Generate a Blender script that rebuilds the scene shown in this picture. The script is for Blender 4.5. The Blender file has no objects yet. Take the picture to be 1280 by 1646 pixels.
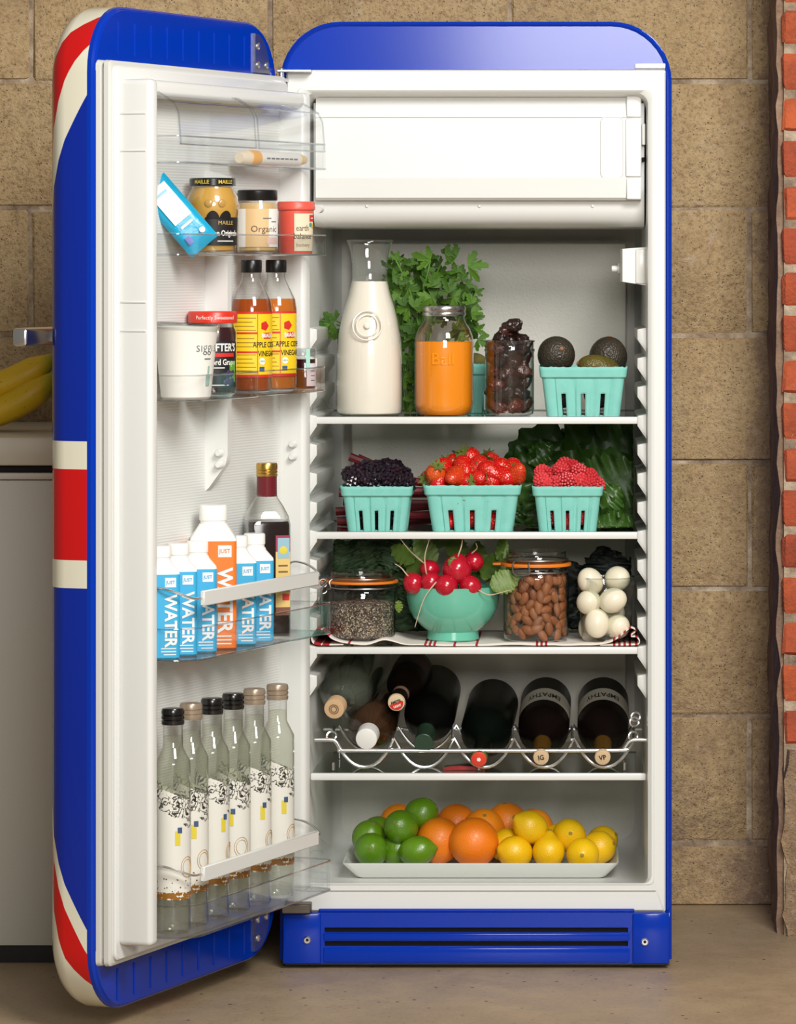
import bpy, bmesh, math, random
from mathutils import Vector, Matrix, Euler, noise
R = math.radians
pi = math.pi
random.seed(7)
sc = bpy.context.scene
col = sc.collection

# ------------------------------------------------------------------ camera, world, lights, exposure
D = 6.3                      # camera distance to the refrigerator's front plane (y = 0)
F = 1050.0 * D               # focal length in pixels of a 1280 wide picture
CX, CZ = 0.195, 1.0905       # camera x and height
VX, VY = 970.0, 410.0        # principal point
cam = bpy.data.cameras.new('camera'); camo = bpy.data.objects.new('camera', cam); col.objects.link(camo)
camo.location = (CX, -D, CZ); camo.rotation_euler = (R(90), 0, 0)
cam.sensor_fit = 'HORIZONTAL'; cam.sensor_width = 36.0; cam.lens = F * 36.0 / 1280.0
cam.shift_x = (640 - VX) / 1280.0; cam.shift_y = (VY - 823) / 1280.0
cam.clip_end = 100
sc.camera = camo
wd = bpy.data.worlds.new('world'); sc.world = wd; wd.use_nodes = True
wd.node_tree.nodes['Background'].inputs[0].default_value = (1.0, 0.95, 0.88, 1)
wd.node_tree.nodes['Background'].inputs[1].default_value = 0.15

def area(name, loc, target, sx, sy, power, color):
    l = bpy.data.lights.new(name, 'AREA'); l.shape = 'RECTANGLE'; l.size = sx; l.size_y = sy
    l.energy = power; l.color = color
    o = bpy.data.objects.new(name, l); col.objects.link(o); o.location = loc
    o.rotation_euler = (Vector(target) - Vector(loc)).to_track_quat('-Z', 'Y').to_euler()
    return o
area('key_softbox', (1.0, -2.95, 2.72), (0.0, 0.1, 1.15), 1.0, 1.1, 108, (1.0, 0.975, 0.94))
area('fill_light', (0.55, -5.6, 1.95), (0.05, 0.2, 0.85), 1.5, 1.0, 100, (1.0, 0.975, 0.94))  # added fill lamp that lifts the dark interior, no such source seen
sc.view_settings.view_transform = 'Standard'; sc.view_settings.look = 'None'
sc.view_settings.exposure = 0.13; sc.view_settings.gamma = 1.0; sc.view_settings.use_curve_mapping = False
sc.cycles.transparent_max_bounces = 40
sc.cycles.max_bounces = 10

# ------------------------------------------------------------------ helpers
def P(px, py, Y):
    """world point seen at a photograph pixel, at depth Y"""
    d = Y + D
    return Vector((CX + (px - VX) * d / F, Y, CZ - (py - VY) * d / F))

def px2m(Y): return (Y + D) / F

def M(name, vf, mat, parent=None, loc=None, rot=None, smooth=True, sharp=38, scale=None):
    if isinstance(vf, bpy.types.Mesh): me = vf
    else:
        v, f = vf[0], vf[1]
        me = bpy.data.meshes.new(name); me.from_pydata([tuple(p) for p in v], [], f); me.update()
        if smooth:
            me.polygons.foreach_set('use_smooth', [True] * len(me.polygons))
            if sharp: me.set_sharp_from_angle(angle=R(sharp))
        if isinstance(mat, (list, tuple)):
            for m in mat: me.materials.append(m)
            if len(vf) > 2: me.polygons.foreach_set('material_index', vf[2])
        elif mat: me.materials.append(mat)
    o = bpy.data.objects.new(name, me); col.objects.link(o)
    if parent: o.parent = parent
    if loc is not None: o.location = loc
    if rot is not None: o.rotation_euler = rot
    if scale is not None: o.scale = scale
    return o

def tag(o, label=None, cat=None, group=None, kind=None):
    if label: o['label'] = label
    if cat: o['category'] = cat
    if group: o['group'] = group
    if kind: o['kind'] = kind
    return o

def T(name, label, cat, loc=(0, 0, 0), rz=0.0, group=None):
    o = bpy.data.objects.new(name, None); col.objects.link(o)
    o.location = loc; o.rotation_euler = (0, 0, rz); o.empty_display_size = 0.02
    return tag(o, label, cat, group)

def dup(root, loc=None, rot=None, label=None, parent=None):
    c = root.copy(); col.objects.link(c)
    if parent is not None: c.parent = parent
    if loc is not None: c.location = loc
    if rot is not None: c.rotation_euler = rot
    if label: c['label'] = label
    for ch in list(root.children): dup(ch, parent=c)
    return c

def join(*parts):
    V, Fc, MI = [], [], []
    for p in parts:
        b = len(V); V += [tuple(x) for x in p[0]]; Fc += [tuple(i + b for i in f) for f in p[1]]
        MI += list(p[2]) if len(p) > 2 else [0] * len(p[1])
    return V, Fc, MI

def mi(vf, i): return vf[0], vf[1], [i] * len(vf[1])
def tr(vf, loc=(0, 0, 0), rot=None, s=None):
    m = Matrix.Translation(loc)
    if rot is not None: m = m @ Euler(rot).to_matrix().to_4x4()
    if s is not None: m = m @ Matrix.Diagonal((*s, 1)) if not isinstance(s, (int, float)) else m @ Matrix.Scale(s, 4)
    return ([tuple(m @ Vector(p)) for p in vf[0]],) + tuple(vf[1:])

def bm_out(bm):
    bm.normal_update()
    v = [tuple(x.co) for x in bm.verts]; bm.verts.index_update()
    f = [tuple(x.index for x in fc.verts) for fc in bm.faces]; bm.free(); return v, f

def box(x0, x1, y0, y1, z0, z1, bev=0.0, seg=2):
    bm = bmesh.new(); bmesh.ops.create_cube(bm, size=1.0)
    for v in bm.verts:
        v.co = Vector((x0 + (v.co.x + .5) * (x1 - x0), y0 + (v.co.y + .5) * (y1 - y0), z0 + (v.co.z + .5) * (z1 - z0)))
    if bev > 0: bmesh.ops.bevel(bm, geom=list(bm.edges), offset=bev, segments=seg, affect='EDGES', profile=0.5)
    return bm_out(bm)

def loft(loops, cap0=True, cap1=True, closed=True):
    n = len(loops[0]); V = [tuple(p) for l in loops for p in l]; Fc = []
    for k in range(len(loops) - 1):
        for i in range(n if closed else n - 1):
            j = (i + 1) % n
            Fc.append((k * n + i, k * n + j, (k + 1) * n + j, (k + 1) * n + i))
    if cap0: Fc.append(tuple(reversed(range(n))))
    if cap1: Fc.append(tuple(range((len(loops) - 1) * n, len(loops) * n)))
    return V, Fc

def lathe(prof, n=32, cap0=True, cap1=True):
    return loft([[(r * math.cos(2 * pi * i / n), r * math.sin(2 * pi * i / n), z) for i in range(n)] for r, z in prof], cap0, cap1)

def rrect(w, d, r, k=5, cx=0.0, cy=0.0):
    r = min(r, w / 2 - 1e-5, d / 2 - 1e-5); out = []
    for (sx, sy, a0) in ((1, 1, 0), (-1, 1, 90), (-1, -1, 180), (1, -1, 270)):
        for i in range(k + 1):
            a = R(a0 + 90 * i / k)
            out.append((cx + sx * (w / 2 - r) + r * math.cos(a), cy + sy * (d / 2 - r) + r * math.sin(a)))
    return out

def sq_lathe(prof, k=5):
    """square section: (half width, z, corner radius)"""
    return loft([[(x, y, z) for x, y in rrect(2 * w, 2 * w, r, k)] for w, z, r in prof])

def cat(pts, k=6, closed=False):
    pts = [Vector(p) for p in pts]; out = []; n = len(pts)
    for i in range(n if closed else n - 1):
        if closed: p0, p1, p2, p3 = pts[i - 1], pts[i], pts[(i + 1) % n], pts[(i + 2) % n]
        else: p0, p1, p2, p3 = pts[max(i - 1, 0)], pts[i], pts[i + 1], pts[min(i + 2, n - 1)]
        for j in range(k):
            t = j / k
            out.append(.5 * ((2 * p1) + (p2 - p0) * t + (2 * p0 - 5 * p1 + 4 * p2 - p3) * t * t + (3 * p1 - p0 - 3 * p2 + p3) * t ** 3))
    if not closed: out.append(pts[-1])
    return out

def tube(pts, r, n=8, closed=False):
    pts = [Vector(p) for p in pts]; m = len(pts); loops = []; up = None
    for i, p in enumerate(pts):
        a = pts[i - 1] if (i > 0 or closed) else p
        b = pts[(i + 1) % m] if (i < m - 1 or closed) else p
        t = (b - a)
        if t.length < 1e-9: t = Vector((0, 0, 1))
        t.normalize()
        if up is None: up = t.orthogonal().normalized()
        up = (up - t * up.dot(t))
        up = up.normalized() if up.length > 1e-6 else t.orthogonal().normalized()
        w = t.cross(up); rr = r[i] if isinstance(r, (list, tuple)) else r
        loops.append([p + (up * math.cos(2 * pi * j / n) + w * math.sin(2 * pi * j / n)) * rr for j in range(n)])
    if closed: loops.append(loops[0])
    return loft(loops, not closed, not closed)

def ball(rx, ry=None, rz=None, nu=24, nv=14, fn=None):
    ry = rx if ry is None else ry; rz = rx if rz is None else rz
    V = []; Fc = []
    for j in range(nv + 1):
        ph = pi * j / nv
        for i in range(nu):
            th = 2 * pi * i / nu
            d = Vector((math.sin(ph) * math.cos(th), math.sin(ph) * math.sin(th), -math.cos(ph)))
            s = fn(d) if fn else 1.0
            V.append((d.x * rx * s, d.y * ry * s, d.z * rz * s))
    for j in range(nv):
        for i in range(nu):
            k = (i + 1) % nu
            Fc.append((j * nu + i, j * nu + k, (j + 1) * nu + k, (j + 1) * nu + i))
    return V, Fc

def ico(r, sub=1):
    bm = bmesh.new(); bmesh.ops.create_icosphere(bm, subdivisions=sub, radius=r); return bm_out(bm)

def container(loop, z0, h, t, ti=None, flare=1.0):
    """open tray with wall thickness: loop is a list of (x, y) in order"""
    cx = sum(p[0] for p in loop) / len(loop); cy = sum(p[1] for p in loop) / len(loop)
    xs = [p[0] for p in loop]; ys = [p[1] for p in loop]; w = max(xs) - min(xs); d = max(ys) - min(ys)
    mx, my = (max(xs) + min(xs)) / 2, (max(ys) + min(ys)) / 2
    def sc_(off, k): return [(mx + (x - mx) * (w - 2 * off) / w * k, my + (y - my) * (d - 2 * off) / d * k) for x, y in loop]
    L = [[(x, y, z0) for x, y in sc_(0, 1)], [(x, y, z0 + h) for x, y in sc_(0, flare)],
         [(x, y, z0 + h) for x, y in sc_(t, flare)], [(x, y, z0 + t) for x, y in sc_(t, 1)]]
    return loft(L)

_tc = {}
def text_vf(s, size, bold=0.0, cx=1.0):
    key = (s, size, bold, cx)
    if key in _tc: return _tc[key]
    cu = bpy.data.curves.new('t', 'FONT'); cu.body = s; cu.size = size; cu.align_x = 'CENTER'; cu.align_y = 'CENTER'
    cu.resolution_u = 2; cu.offset = bold
    o = bpy.data.objects.new('t', cu); col.objects.link(o)
    dg = bpy.context.evaluated_depsgraph_get(); dg.update()
    me = o.evaluated_get(dg).to_mesh()
    v = [(p.co.x * cx, p.co.y) for p in me.vertices]; f = [tuple(p.vertices) for p in me.polygons]
    o.evaluated_get(dg).to_mesh_clear(); bpy.data.objects.remove(o); bpy.data.curves.remove(cu)
    _tc[key] = (v, f); return v, f

def text(name, s, size, mat, parent, r=None, z=0.0, ang=0.0, y=0.0, x=0.0, bold=0.0, cx=1.0, rot=0.0, extra=0.0004):
    """lettering on the -y side of a thing: wrapped on radius r, or flat at depth y; ang turns it about z"""
    v, f = text_vf(s, size, bold, cx); out = []
    c, sn = math.cos(rot), math.sin(rot)
    for (tx, ty) in v:
        tx, ty = tx * c - ty * sn, tx * sn + ty * c
        if r: th = (tx + x) / r + ang; out.append(((r + extra) * math.sin(th), -(r + extra) * math.cos(th), z + ty))
        else:
            q = Vector((tx + x, y - extra, z + ty)); q.rotate(Euler((0, 0, ang))); out.append(tuple(q))
    return M(name, (out, f), mat, parent, smooth=False)

def patch(r, z0, z1, a0, a1, n=14, extra=0.0003, taper=None):
    """label wrapped on a cylinder, angles measured from the -y side"""
    V = []; Fc = []
    for i in range(n + 1):
        t = a0 + (a1 - a0) * i / n
        for k, z in enumerate((z0, z1)):
            rr = (r if not taper else (r, taper)[k]) + extra
            V.append((rr * math.sin(t), -rr * math.cos(t), z))
    for i in range(n): Fc.append((2 * i, 2 * i + 2, 2 * i + 3, 2 * i + 1))
    return V, Fc

def flatpatch(x0, x1, z0, z1, y):
    return [(x0, y, z0), (x1, y, z0), (x1, y, z1), (x0, y, z1)], [(0, 1, 2, 3)]

# ------------------------------------------------------------------ materials
class N:
    def __init__(s, name):
        s.m = bpy.data.materials.new(name); s.m.use_nodes = True; s.t = s.m.node_tree; s.t.nodes.clear()
        s.out = s.t.nodes.new('ShaderNodeOutputMaterial')
    def n(s, typ, ins=None, **kw):
        d = s.t.nodes.new('ShaderNode' + typ)
        for k, v in kw.items(): setattr(d, k, v)
        for k, v in (ins or {}).items(): s.set(d.inputs[k], v)
        return d
    def set(s, inp, v):
        if isinstance(v, bpy.types.Node): v = v.outputs[0]
        if isinstance(v, bpy.types.NodeSocket): s.t.links.new(v, inp)
        else:
            if isinstance(v, (tuple, list)) and len(v) == 3 and inp.type == 'RGBA': v = (*v, 1)
            inp.default_value = v
    def math(s, op, a, b=0.0): return s.n('Math', {0: a, 1: b}, operation=op).outputs[0]
    def mix(s, fac, a, b):
        d = s.n('Mix', data_type='RGBA'); s.set(d.inputs[0], fac); s.set(d.inputs[6], a); s.set(d.inputs[7], b); return d.outputs[2]
    def ramp(s, fac, stops):
        d = s.n('ValToRGB', {0: fac}); e = d.color_ramp.elements
        while len(e) < len(stops): e.new(0.5)
        for q, (p, c) in zip(e, stops): q.position = p; q.color = (*c, 1) if len(c) == 3 else c
        return d.outputs[0]
    def pos(s): return s.n('NewGeometry').outputs['Position']
    def obj(s): return s.n('TexCoord').outputs['Object']
    def noise(s, vec, scale, detail=4, rough=.55, out=0):
        return s.n('TexNoise', {'Vector': vec, 'Scale': scale, 'Detail': detail, 'Roughness': rough}).outputs[out]
    def bump(s, h, strength=.3, dist=.002): return s.n('Bump', {'Height': h, 'Strength': strength, 'Distance': dist}).outputs[0]
    def princ(s, color, rough=.5, metal=0.0, normal=None, **kw):
        ins = {'Base Color': color, 'Roughness': rough, 'Metallic': metal}
        if normal is not None: ins['Normal'] = normal
        for k, v in kw.items(): ins[k.replace('_', ' ')] = v
        return s.n('BsdfPrincipled', ins)
    def done(s, sh): s.set(s.out.inputs[0], sh); return s.m

def S(h):
    """srgb 0-255 to linear"""
    return tuple(((c / 255) / 12.92 if c / 255 <= .04045 else ((c / 255 + .055) / 1.055) ** 2.4) for c in h)

def plain(name, rgb, rough=.5, metal=0.0, var=0.0, scale=60, bump=0.0, bscale=200, **kw):
    k = N(name); c = S(rgb); nrm = None
    if var: 
        nz = k.noise(k.obj(), scale); c = k.mix(nz, tuple(x * (1 - var) for x in c), tuple(min(1, x * (1 + var)) for x in c))
    if bump: nrm = k.bump(k.noise(k.obj(), bscale), bump, .001)
    return k.done(k.princ(c, rough, metal, nrm, **kw))

def glass(name, tint=(.96, .98, .97), edge=(.55, .62, .6), rough=.03, ior=1.45, gain=1.0):
    k = N(name)
    fac = k.n('LayerWeight', {0: .5}).outputs['Facing']
    tcol = k.mix(k.math('POWER', fac, 3.0), tint, edge)
    fr = k.math('MULTIPLY', k.math('ADD', .035, k.math('MULTIPLY', k.math('POWER', fac, 4.0), .9)), gain)
    return k.done(k.n('MixShader', {0: fr, 1: k.n('BsdfTransparent', {0: tcol}), 2: k.n('BsdfGlossy', {'Color': (1, 1, 1), 'Roughness': rough})}))

def liquid(name, rgb, opacity, rough=.12):
    k = N(name); c = S(rgb)
    return k.done(k.n('MixShader', {0: opacity, 1: k.n('BsdfTransparent', {0: c}), 2: k.princ(c, rough)}))

white_pl = plain('white_plastic', (222, 223, 219), .32)
white_frame = plain('white_enamel', (222, 223, 219), .28)
gasket_m = plain('gasket_rubber', (205, 205, 198), .55)
clear = glass('clear_plastic', (.992, .994, .994), (.80, .83, .85), .05, 1.4, .45)
clear_rim = glass('clear_plastic_rim', (.86, .87, .88), (.55, .58, .6), .08, 1.4, 1.2)
clearglass = glass('clear_glass', (.975, .985, .98), (.34, .40, .37), .02, 1.5, 1.5)
shelfglass = glass('shelf_glass', (.93, .96, .94), (.55, .66, .6), .03, 1.45)
chrome = plain('chrome', (235, 235, 235), .27, 1.0)
steel = plain('brushed_steel', (165, 163, 160), .35, 1.0)
darksteel = plain('dull_steel', (120, 112, 102), .45, 1.0)
black_pl = plain('black_plastic', (18, 17, 17), .3)
dark = plain('dark_cavity', (8, 8, 10), .8)
paper = plain('white_paper', (235, 232, 222), .6)
ink = plain('black_ink', (22, 20, 20), .6)
red_ink = plain('red_ink', (205, 40, 28), .55)
gold = plain('gold_metal', (205, 165, 85), .28, 1.0)
blue_enamel = plain('blue_enamel', (0, 50, 168), .14, Specular_IOR_Level=.35)

k = N('flag_enamel')
pos = k.n('SeparateXYZ', {0: k.obj()})
a_ = k.math('ABSOLUTE', k.math('SUBTRACT', pos.outputs[0], .30))
v_ = k.math('ABSOLUTE', k.math('SUBTRACT', pos.outputs[2], .7285))
upper = k.math('GREATER_THAN', pos.outputs[2], .7285)
s_ = k.math('ADD', k.math('MULTIPLY', pos.outputs[1], -1.0), k.math('SUBTRACT', .30, a_))
d_ = k.math('ADD', v_, k.math('MULTIPLY', k.math('POWER', k.math('MAXIMUM', s_, 0.0), 1.15), 2.7))
def sel(lo_u, lo_l):
    th = k.math('ADD', k.math('MULTIPLY', upper, lo_u - lo_l), lo_l); return k.math('GREATER_THAN', d_, th)
cB, cW, cR = S((10, 40, 150)), S((224, 220, 198)), S((200, 22, 22))
c = k.mix(sel(.597, .590), cB, cW)
c = k.mix(sel(.680, .624), c, cR)
c = k.mix(sel(.785, .695), c, cW)
c = k.mix(k.math('LESS_THAN', v_, .1025), c, cW)
c = k.mix(k.math('LESS_THAN', a_, .095), c, cW)
c = k.mix(k.math('LESS_THAN', v_, .0635), c, cR)
c = k.mix(k.math('LESS_THAN', a_, .06), c, cR)
c = k.mix(k.math('GREATER_THAN', pos.outputs[1], -.009), c, S((0, 50, 168)))
flag = k.done(k.princ(c, .14, Specular_IOR_Level=.4))

k = N('ribbed_liner')
wv = k.n('TexWave', {'Vector': k.obj(), 'Scale': 78.0}, bands_direction='Z')
ribbed = k.done(k.princ(S((222, 223, 219)), .38, 0, k.bump(wv.outputs['Fac'], .22, .0012)))

k = N('back_wall_liner')
nz = k.noise(k.pos(), 260, 3); ns = k.noise(k.pos(), 14, 4)
back_liner = k.done(k.princ(k.mix(ns, S((196, 194, 184)), S((218, 216, 206))), k.math('ADD', .3, k.math('MULTIPLY', ns, .25)), 0, k.bump(nz, .25, .0015)))

k = N('concrete_block')
p = k.pos()
big = k.noise(p, 3.2, 6, .65); mid = k.noise(p, 16, 6, .7); fine = k.noise(p, 150, 4, .7)
base = k.ramp(big, [(.3, S((160, 132, 96))), (.5, S((184, 156, 114))), (.72, S((198, 172, 130)))])
base = k.mix(k.math('MULTIPLY', k.ramp(mid, [(.5, (0, 0, 0)), (.8, (1, 1, 1))]), .35), base, S((146, 124, 98)))
base = k.mix(k.ramp(fine, [(.3, (.75,) * 3), (.5, (0,) * 3)]), base, S((116, 92, 66)))
vo = k.n('TexVoronoi', {'Vector': p, 'Scale': 210.0})
spk = k.math('LESS_THAN', vo.outputs['Distance'], .2)
rnd = k.n('SeparateColor', {0: vo.outputs['Color']})
base = k.mix(k.math('MULTIPLY', spk, k.math('GREATER_THAN', rnd.outputs[0], .78)), base, S((70, 58, 48)))
base = k.mix(k.math('MULTIPLY', spk, k.math('LESS_THAN', rnd.outputs[1], .16)), base, S((205, 190, 160)))
eff = k.noise(p, 7.5, 8, .75)
base = k.mix(k.ramp(eff, [(.62, (0,) * 3), (.72, (.75,) * 3)]), base, S((196, 178, 158)))
pz = k.n('SeparateXYZ', {0: p}).outputs[2]
foot_patches = k.math('MULTIPLY', k.ramp(pz, [(.02, (1,) * 3), (.42, (0,) * 3)]), k.ramp(k.noise(p, 9, 6, .7), [(.4, (0,) * 3), (.6, (.8,) * 3)]))  # noisy darker brown patches, stronger towards the foot of the wall
base = k.mix(foot_patches, base, S((120, 98, 86)))
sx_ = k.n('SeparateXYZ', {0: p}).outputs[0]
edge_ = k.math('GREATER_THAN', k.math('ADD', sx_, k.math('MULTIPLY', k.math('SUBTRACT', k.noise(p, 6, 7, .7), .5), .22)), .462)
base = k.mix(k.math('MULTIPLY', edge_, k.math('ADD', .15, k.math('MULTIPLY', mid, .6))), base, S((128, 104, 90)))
gr_ = k.noise(p, 55, 5, .75)
base = k.mix(k.ramp(gr_, [(.36, (.4,) * 3), (.48, (0,) * 3)]), base, S((126, 100, 72)))
base = k.mix(k.ramp(gr_, [(.54, (0,) * 3), (.68, (.5,) * 3)]), base, S((206, 180, 140)))
h = k.math('ADD', k.math('MULTIPLY', k.math('ADD', fine, gr_), .6), k.math('ADD', k.math('MULTIPLY', mid, .8), k.math('MULTIPLY', k.ramp(vo.outputs['Distance'], [(0, (0,) * 3), (.3, (1,) * 3)]), .25)))
concrete = k.done(k.princ(base, .9, 0, k.bump(h, .85, .009)))

k = N('lime_mortar')
p = k.pos(); a = k.noise(p, 22, 7, .7); b = k.noise(p, 140, 3)
mortar = k.done(k.princ(k.ramp(a, [(.3, S((98, 82, 70))), (.5, S((160, 140, 116))), (.7, S((206, 190, 166)))]), .95, 0, k.bump(k.math('ADD', a, k.math('MULTIPLY', b, .4)), .9, .008)))
k = N('dark_mortar')
p = k.pos(); a = k.noise(p, 16, 7, .7); b = k.noise(p, 120, 3)
dmortar = k.done(k.princ(k.ramp(a, [(.3, S((104, 82, 66))), (.55, S((146, 118, 96))), (.78, S((180, 154, 134)))]), .95, 0, k.bump(k.math('ADD', a, k.math('MULTIPLY', b, .4)), .9, .008)))
k = N('red_brick')
p = k.pos(); a = k.noise(p, 18, 6, .7); rn = k.n('ObjectInfo').outputs['Random']
c = k.mix(rn, S((192, 92, 50)), S((168, 76, 48)))
c = k.mix(k.ramp(a, [(.35, (.6,) * 3), (.55, (0,) * 3)]), c, S((122, 56, 38)))
c = k.mix(k.ramp(k.noise(p, 26, 8, .8), [(.62, (0,) * 3), (.7, (.8,) * 3)]), c, S((206, 176, 150)))
brick_m = k.done(k.princ(c, .88, 0, k.bump(k.math('ADD', a, k.noise(p, 160, 3)), .6, .004)))

k = N('concrete_floor')
p = k.pos(); a = k.noise(p, 1.6, 6, .6); b = k.noise(p, 11, 7, .7); f_ = k.noise(p, 120, 3, .7)
c = k.ramp(a, [(.3, S((150, 132, 106))), (.52, S((172, 150, 120))), (.75, S((188, 164, 128)))])
c = k.mix(k.math('MULTIPLY', k.ramp(b, [(.4, (1,) * 3), (.62, (0,) * 3)]), .35), c, S((134, 116, 94)))
vo = k.n('TexVoronoi', {'Vector': p, 'Scale': 38.0}); rnd = k.n('SeparateColor', {0: vo.outputs['Color']})
c = k.mix(k.math('MULTIPLY', k.math('LESS_THAN', vo.outputs['Distance'], .11), k.math('GREATER_THAN', rnd.outputs[0], .7)), c, S((58, 48, 38)))
c = k.mix(k.ramp(f_, [(.28, (.5,) * 3), (.45, (0,) * 3)]), c, S((96, 82, 62)))
floor_m = k.done(k.princ(c, k.math('ADD', .32, k.math('MULTIPLY', b, .3)), 0, k.bump(k.math('ADD', b, f_), .25, .002)))

# ------------------------------------------------------------------ setting
fl = M('floor', box(-3.2, 3.2, -7.2, .75, -.06, 0), floor_m); tag(fl, 'brown polished concrete floor', kind='structure')
wb = M('wall_back', box(-2.2, 1.6, .6045, .80, 0, 2.6), mortar); tag(wb, 'old concrete block wall behind the refrigerator', kind='structure')
bmesh_cache = {}
def block_mesh(w, h, d, seed, bev=.004, amp=.0022):
    v, f = box(-w / 2, w / 2, 0, d, -h / 2, h / 2, bev, 1)
    rr = random.Random(seed)
    v = [(x + rr.uniform(-amp, amp), y + (rr.uniform(0, amp) if y < d / 2 else 0), z + rr.uniform(-amp, amp)) for x, y, z in v]
    return v, f
bw = {}
for vi in range(4):
    for (nm, h) in (('full', .2065), ('base', .100)):
        m = M('block', block_mesh(.396, h, .05, vi * 7 + 1), concrete, wb); bw[(nm, vi)] = m.data; bpy.data.objects.remove(m)
zr = [(.050, 'base')] + [(.105 + .2127 * (i + .5), 'full') for i in range(11)]
for ri, (zc, nm) in enumerate(zr):
    off = {0: .039, 1: .239}[ri % 2]
    for ci in range(-6, 4):
        x = off + ci * .402
        if -2.1 < x < 1.2: M('block', bw[(nm, (ri * 3 + ci) % 4)], None, wb, (x, .6, zc))

# brick pier on the right, in front of the block wall
BX, BY = .481, .292
wr = M('wall_right', box(BX + .004, 1.6, BY + .006, .66, .0, 2.6), mortar); tag(wr, 'red brick pier with crumbling mortar beside the block wall', kind='structure')
bd = []
for vi in range(4):
    m = M('brick', block_mesh(.205, .057, .10, 40 + vi, .006, .0028), brick_m, wr); bd.append(m.data); bpy.data.objects.remove(m)
for ci in range(33):
    zc = .335 + ci * .0700
    x0 = BX + (.1025 if ci % 2 else .0)
    for kx in range(3):
        x = x0 + kx * .217
        if ci % 2 == 0 and kx == 0:
            continue
        M('brick', bd[(ci * 2 + kx) % 4], None, wr, (x, BY, zc))
hb = []
for vi in range(3):
    m = M('brick', block_mesh(.098, .057, .205, 60 + vi, .006, .0028), brick_m, wr); hb.append(m.data); bpy.data.objects.remove(m)
for ci in range(0, 33, 2):
    M('brick', hb[ci % 3], None, wr, (BX + .0505, BY, .335 + ci * .07))
def rough_strip(x0, x1, y0, y1, z0, z1, nx, ny, nz_, amp, seed, fr=18):
    bm = bmesh.new(); bmesh.ops.create_cube(bm, size=1)
    bmesh.ops.subdivide_edges(bm, edges=[e for e in bm.edges if abs(e.verts[0].co.z - e.verts[1].co.z) > .5], cuts=nz_, use_grid_fill=True)
    bmesh.ops.subdivide_edges(bm, edges=[e for e in bm.edges if abs(e.verts[0].co.y - e.verts[1].co.y) > .5], cuts=ny, use_grid_fill=True)
    bmesh.ops.subdivide_edges(bm, edges=[e for e in bm.edges if abs(e.verts[0].co.x - e.verts[1].co.x) > .5], cuts=nx, use_grid_fill=True)
    for v in bm.verts:
        q = Vector((x0 + (v.co.x + .5) * (x1 - x0), y0 + (v.co.y + .5) * (y1 - y0), z0 + (v.co.z + .5) * (z1 - z0)))
        v.co = q + noise.noise_vector(q * fr + Vector((seed, 0, 0))) * amp
    return bm_out(bm)
M('mortar_skim', rough_strip(BX - .006, BX + .03, BY + .018, .603, -.005, 2.55, 1, 5, 110, .008, 3.1), dmortar, wr)
M('rough_footing', rough_strip(BX + .006, 1.2, BY - .004, BY + .1, -.01, .300, 14, 2, 12, .013, 9.2, 30), concrete, wr)

# ------------------------------------------------------------------ refrigerator body
fr = T('refrigerator', 'blue retro refrigerator standing open with white interior and flag striped door', 'refrigerator', (0, 0, 0))
def arch(x0, x1, z0, z1, r, k=10):
    pts = [(x1, z0)]
    for i in range(k + 1): a = R(90 * i / k); pts.append((x1 - r + r * math.cos(a), z1 - r + r * math.sin(a)))
    for i in range(k + 1): a = R(90 + 90 * i / k); pts.append((x0 + r + r * math.cos(a), z1 - r + r * math.sin(a)))
    pts.append((x0, z0)); return pts
oz, iz = arch(-.30, .30, .012, 1.448, .092), arch(-.2915, .2915, .012, 1.4395, .085)
shell = loft([[(x, .004, z) for x, z in iz], [(x, 0.0, z) for x, z in [((a[0] + b[0]) / 2, (a[1] + b[1]) / 2) for a, b in zip(oz, iz)]], [(x, .004, z) for x, z in oz], [(x, .55, z) for x, z in oz], [(x, .55, z) for x, z in iz], [(x, .004, z) for x, z in iz]], False, False)
M('cabinet_shell', shell, blue_enamel, fr)
M('back_panel', box(-.295, .295, .53, .548, .012, 1.40), darksteel, fr)
fa = arch(-.2925, .2925, 1.3745, 1.4405, .0659)
M('top_fascia', loft([[(x, .003, z) for x, z in fa], [(x, .02, z) for x, z in fa]]), blue_enamel, fr)
# white front frame ring and moulded cavity
def ring(x0, x1, z0, z1, r, y, k=5): return [(x, y, z) for x, z in rrect(x1 - x0, z1 - z0, r, k, (x0 + x1) / 2, (z0 + z1) / 2)]
M('front_frame', loft([ring(-.2905, .2905, .085, 1.374, .003, .02), ring(-.2905, .2905, .085, 1.374, .003, .003), ring(-.288, .288, .088, 1.3715, .003, 0.0),
    ring(-.2735, .2735, .126, 1.347, .008, 0.0), ring(-.2725, .2725, .127, 1.346, .008, -.0012), ring(-.269, .269, .129, 1.343, .012, -.0012), ring(-.2635, .2635, .1225, 1.338, .016, .004), ring(-.262, .2625, .1215, 1.3365, .018, .016)], False, False), white_frame, fr)
M('frame_seam', box(-.268, .2755, -.0011, .001, .1165, .1178), plain('seam_grey', (150, 148, 140), .6), fr)
cav = [ring(-.262, .2625, .1215, 1.3365, .018, .016), ring(-.2595, .2615, .119, 1.334, .02, .03), ring(-.2455, .2575, .119, 1.33, .022, .36), ring(-.243, .256, .125, 1.328, .03, .405), ring(-.232, .246, .135, 1.318, .03, .42)]
M('inner_liner', loft(cav, False, False), white_frame, fr)
M('inner_back_wall', loft([ring(-.232, .246, .135, 1.318, .03, .4199), ring(-.232, .246, .135, 1.318, .03, .43)]), back_liner, fr)
M('cold_plate', box(-.213, .232, .372, .378, .30, 1.11, .002, 1), back_liner, fr)
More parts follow.
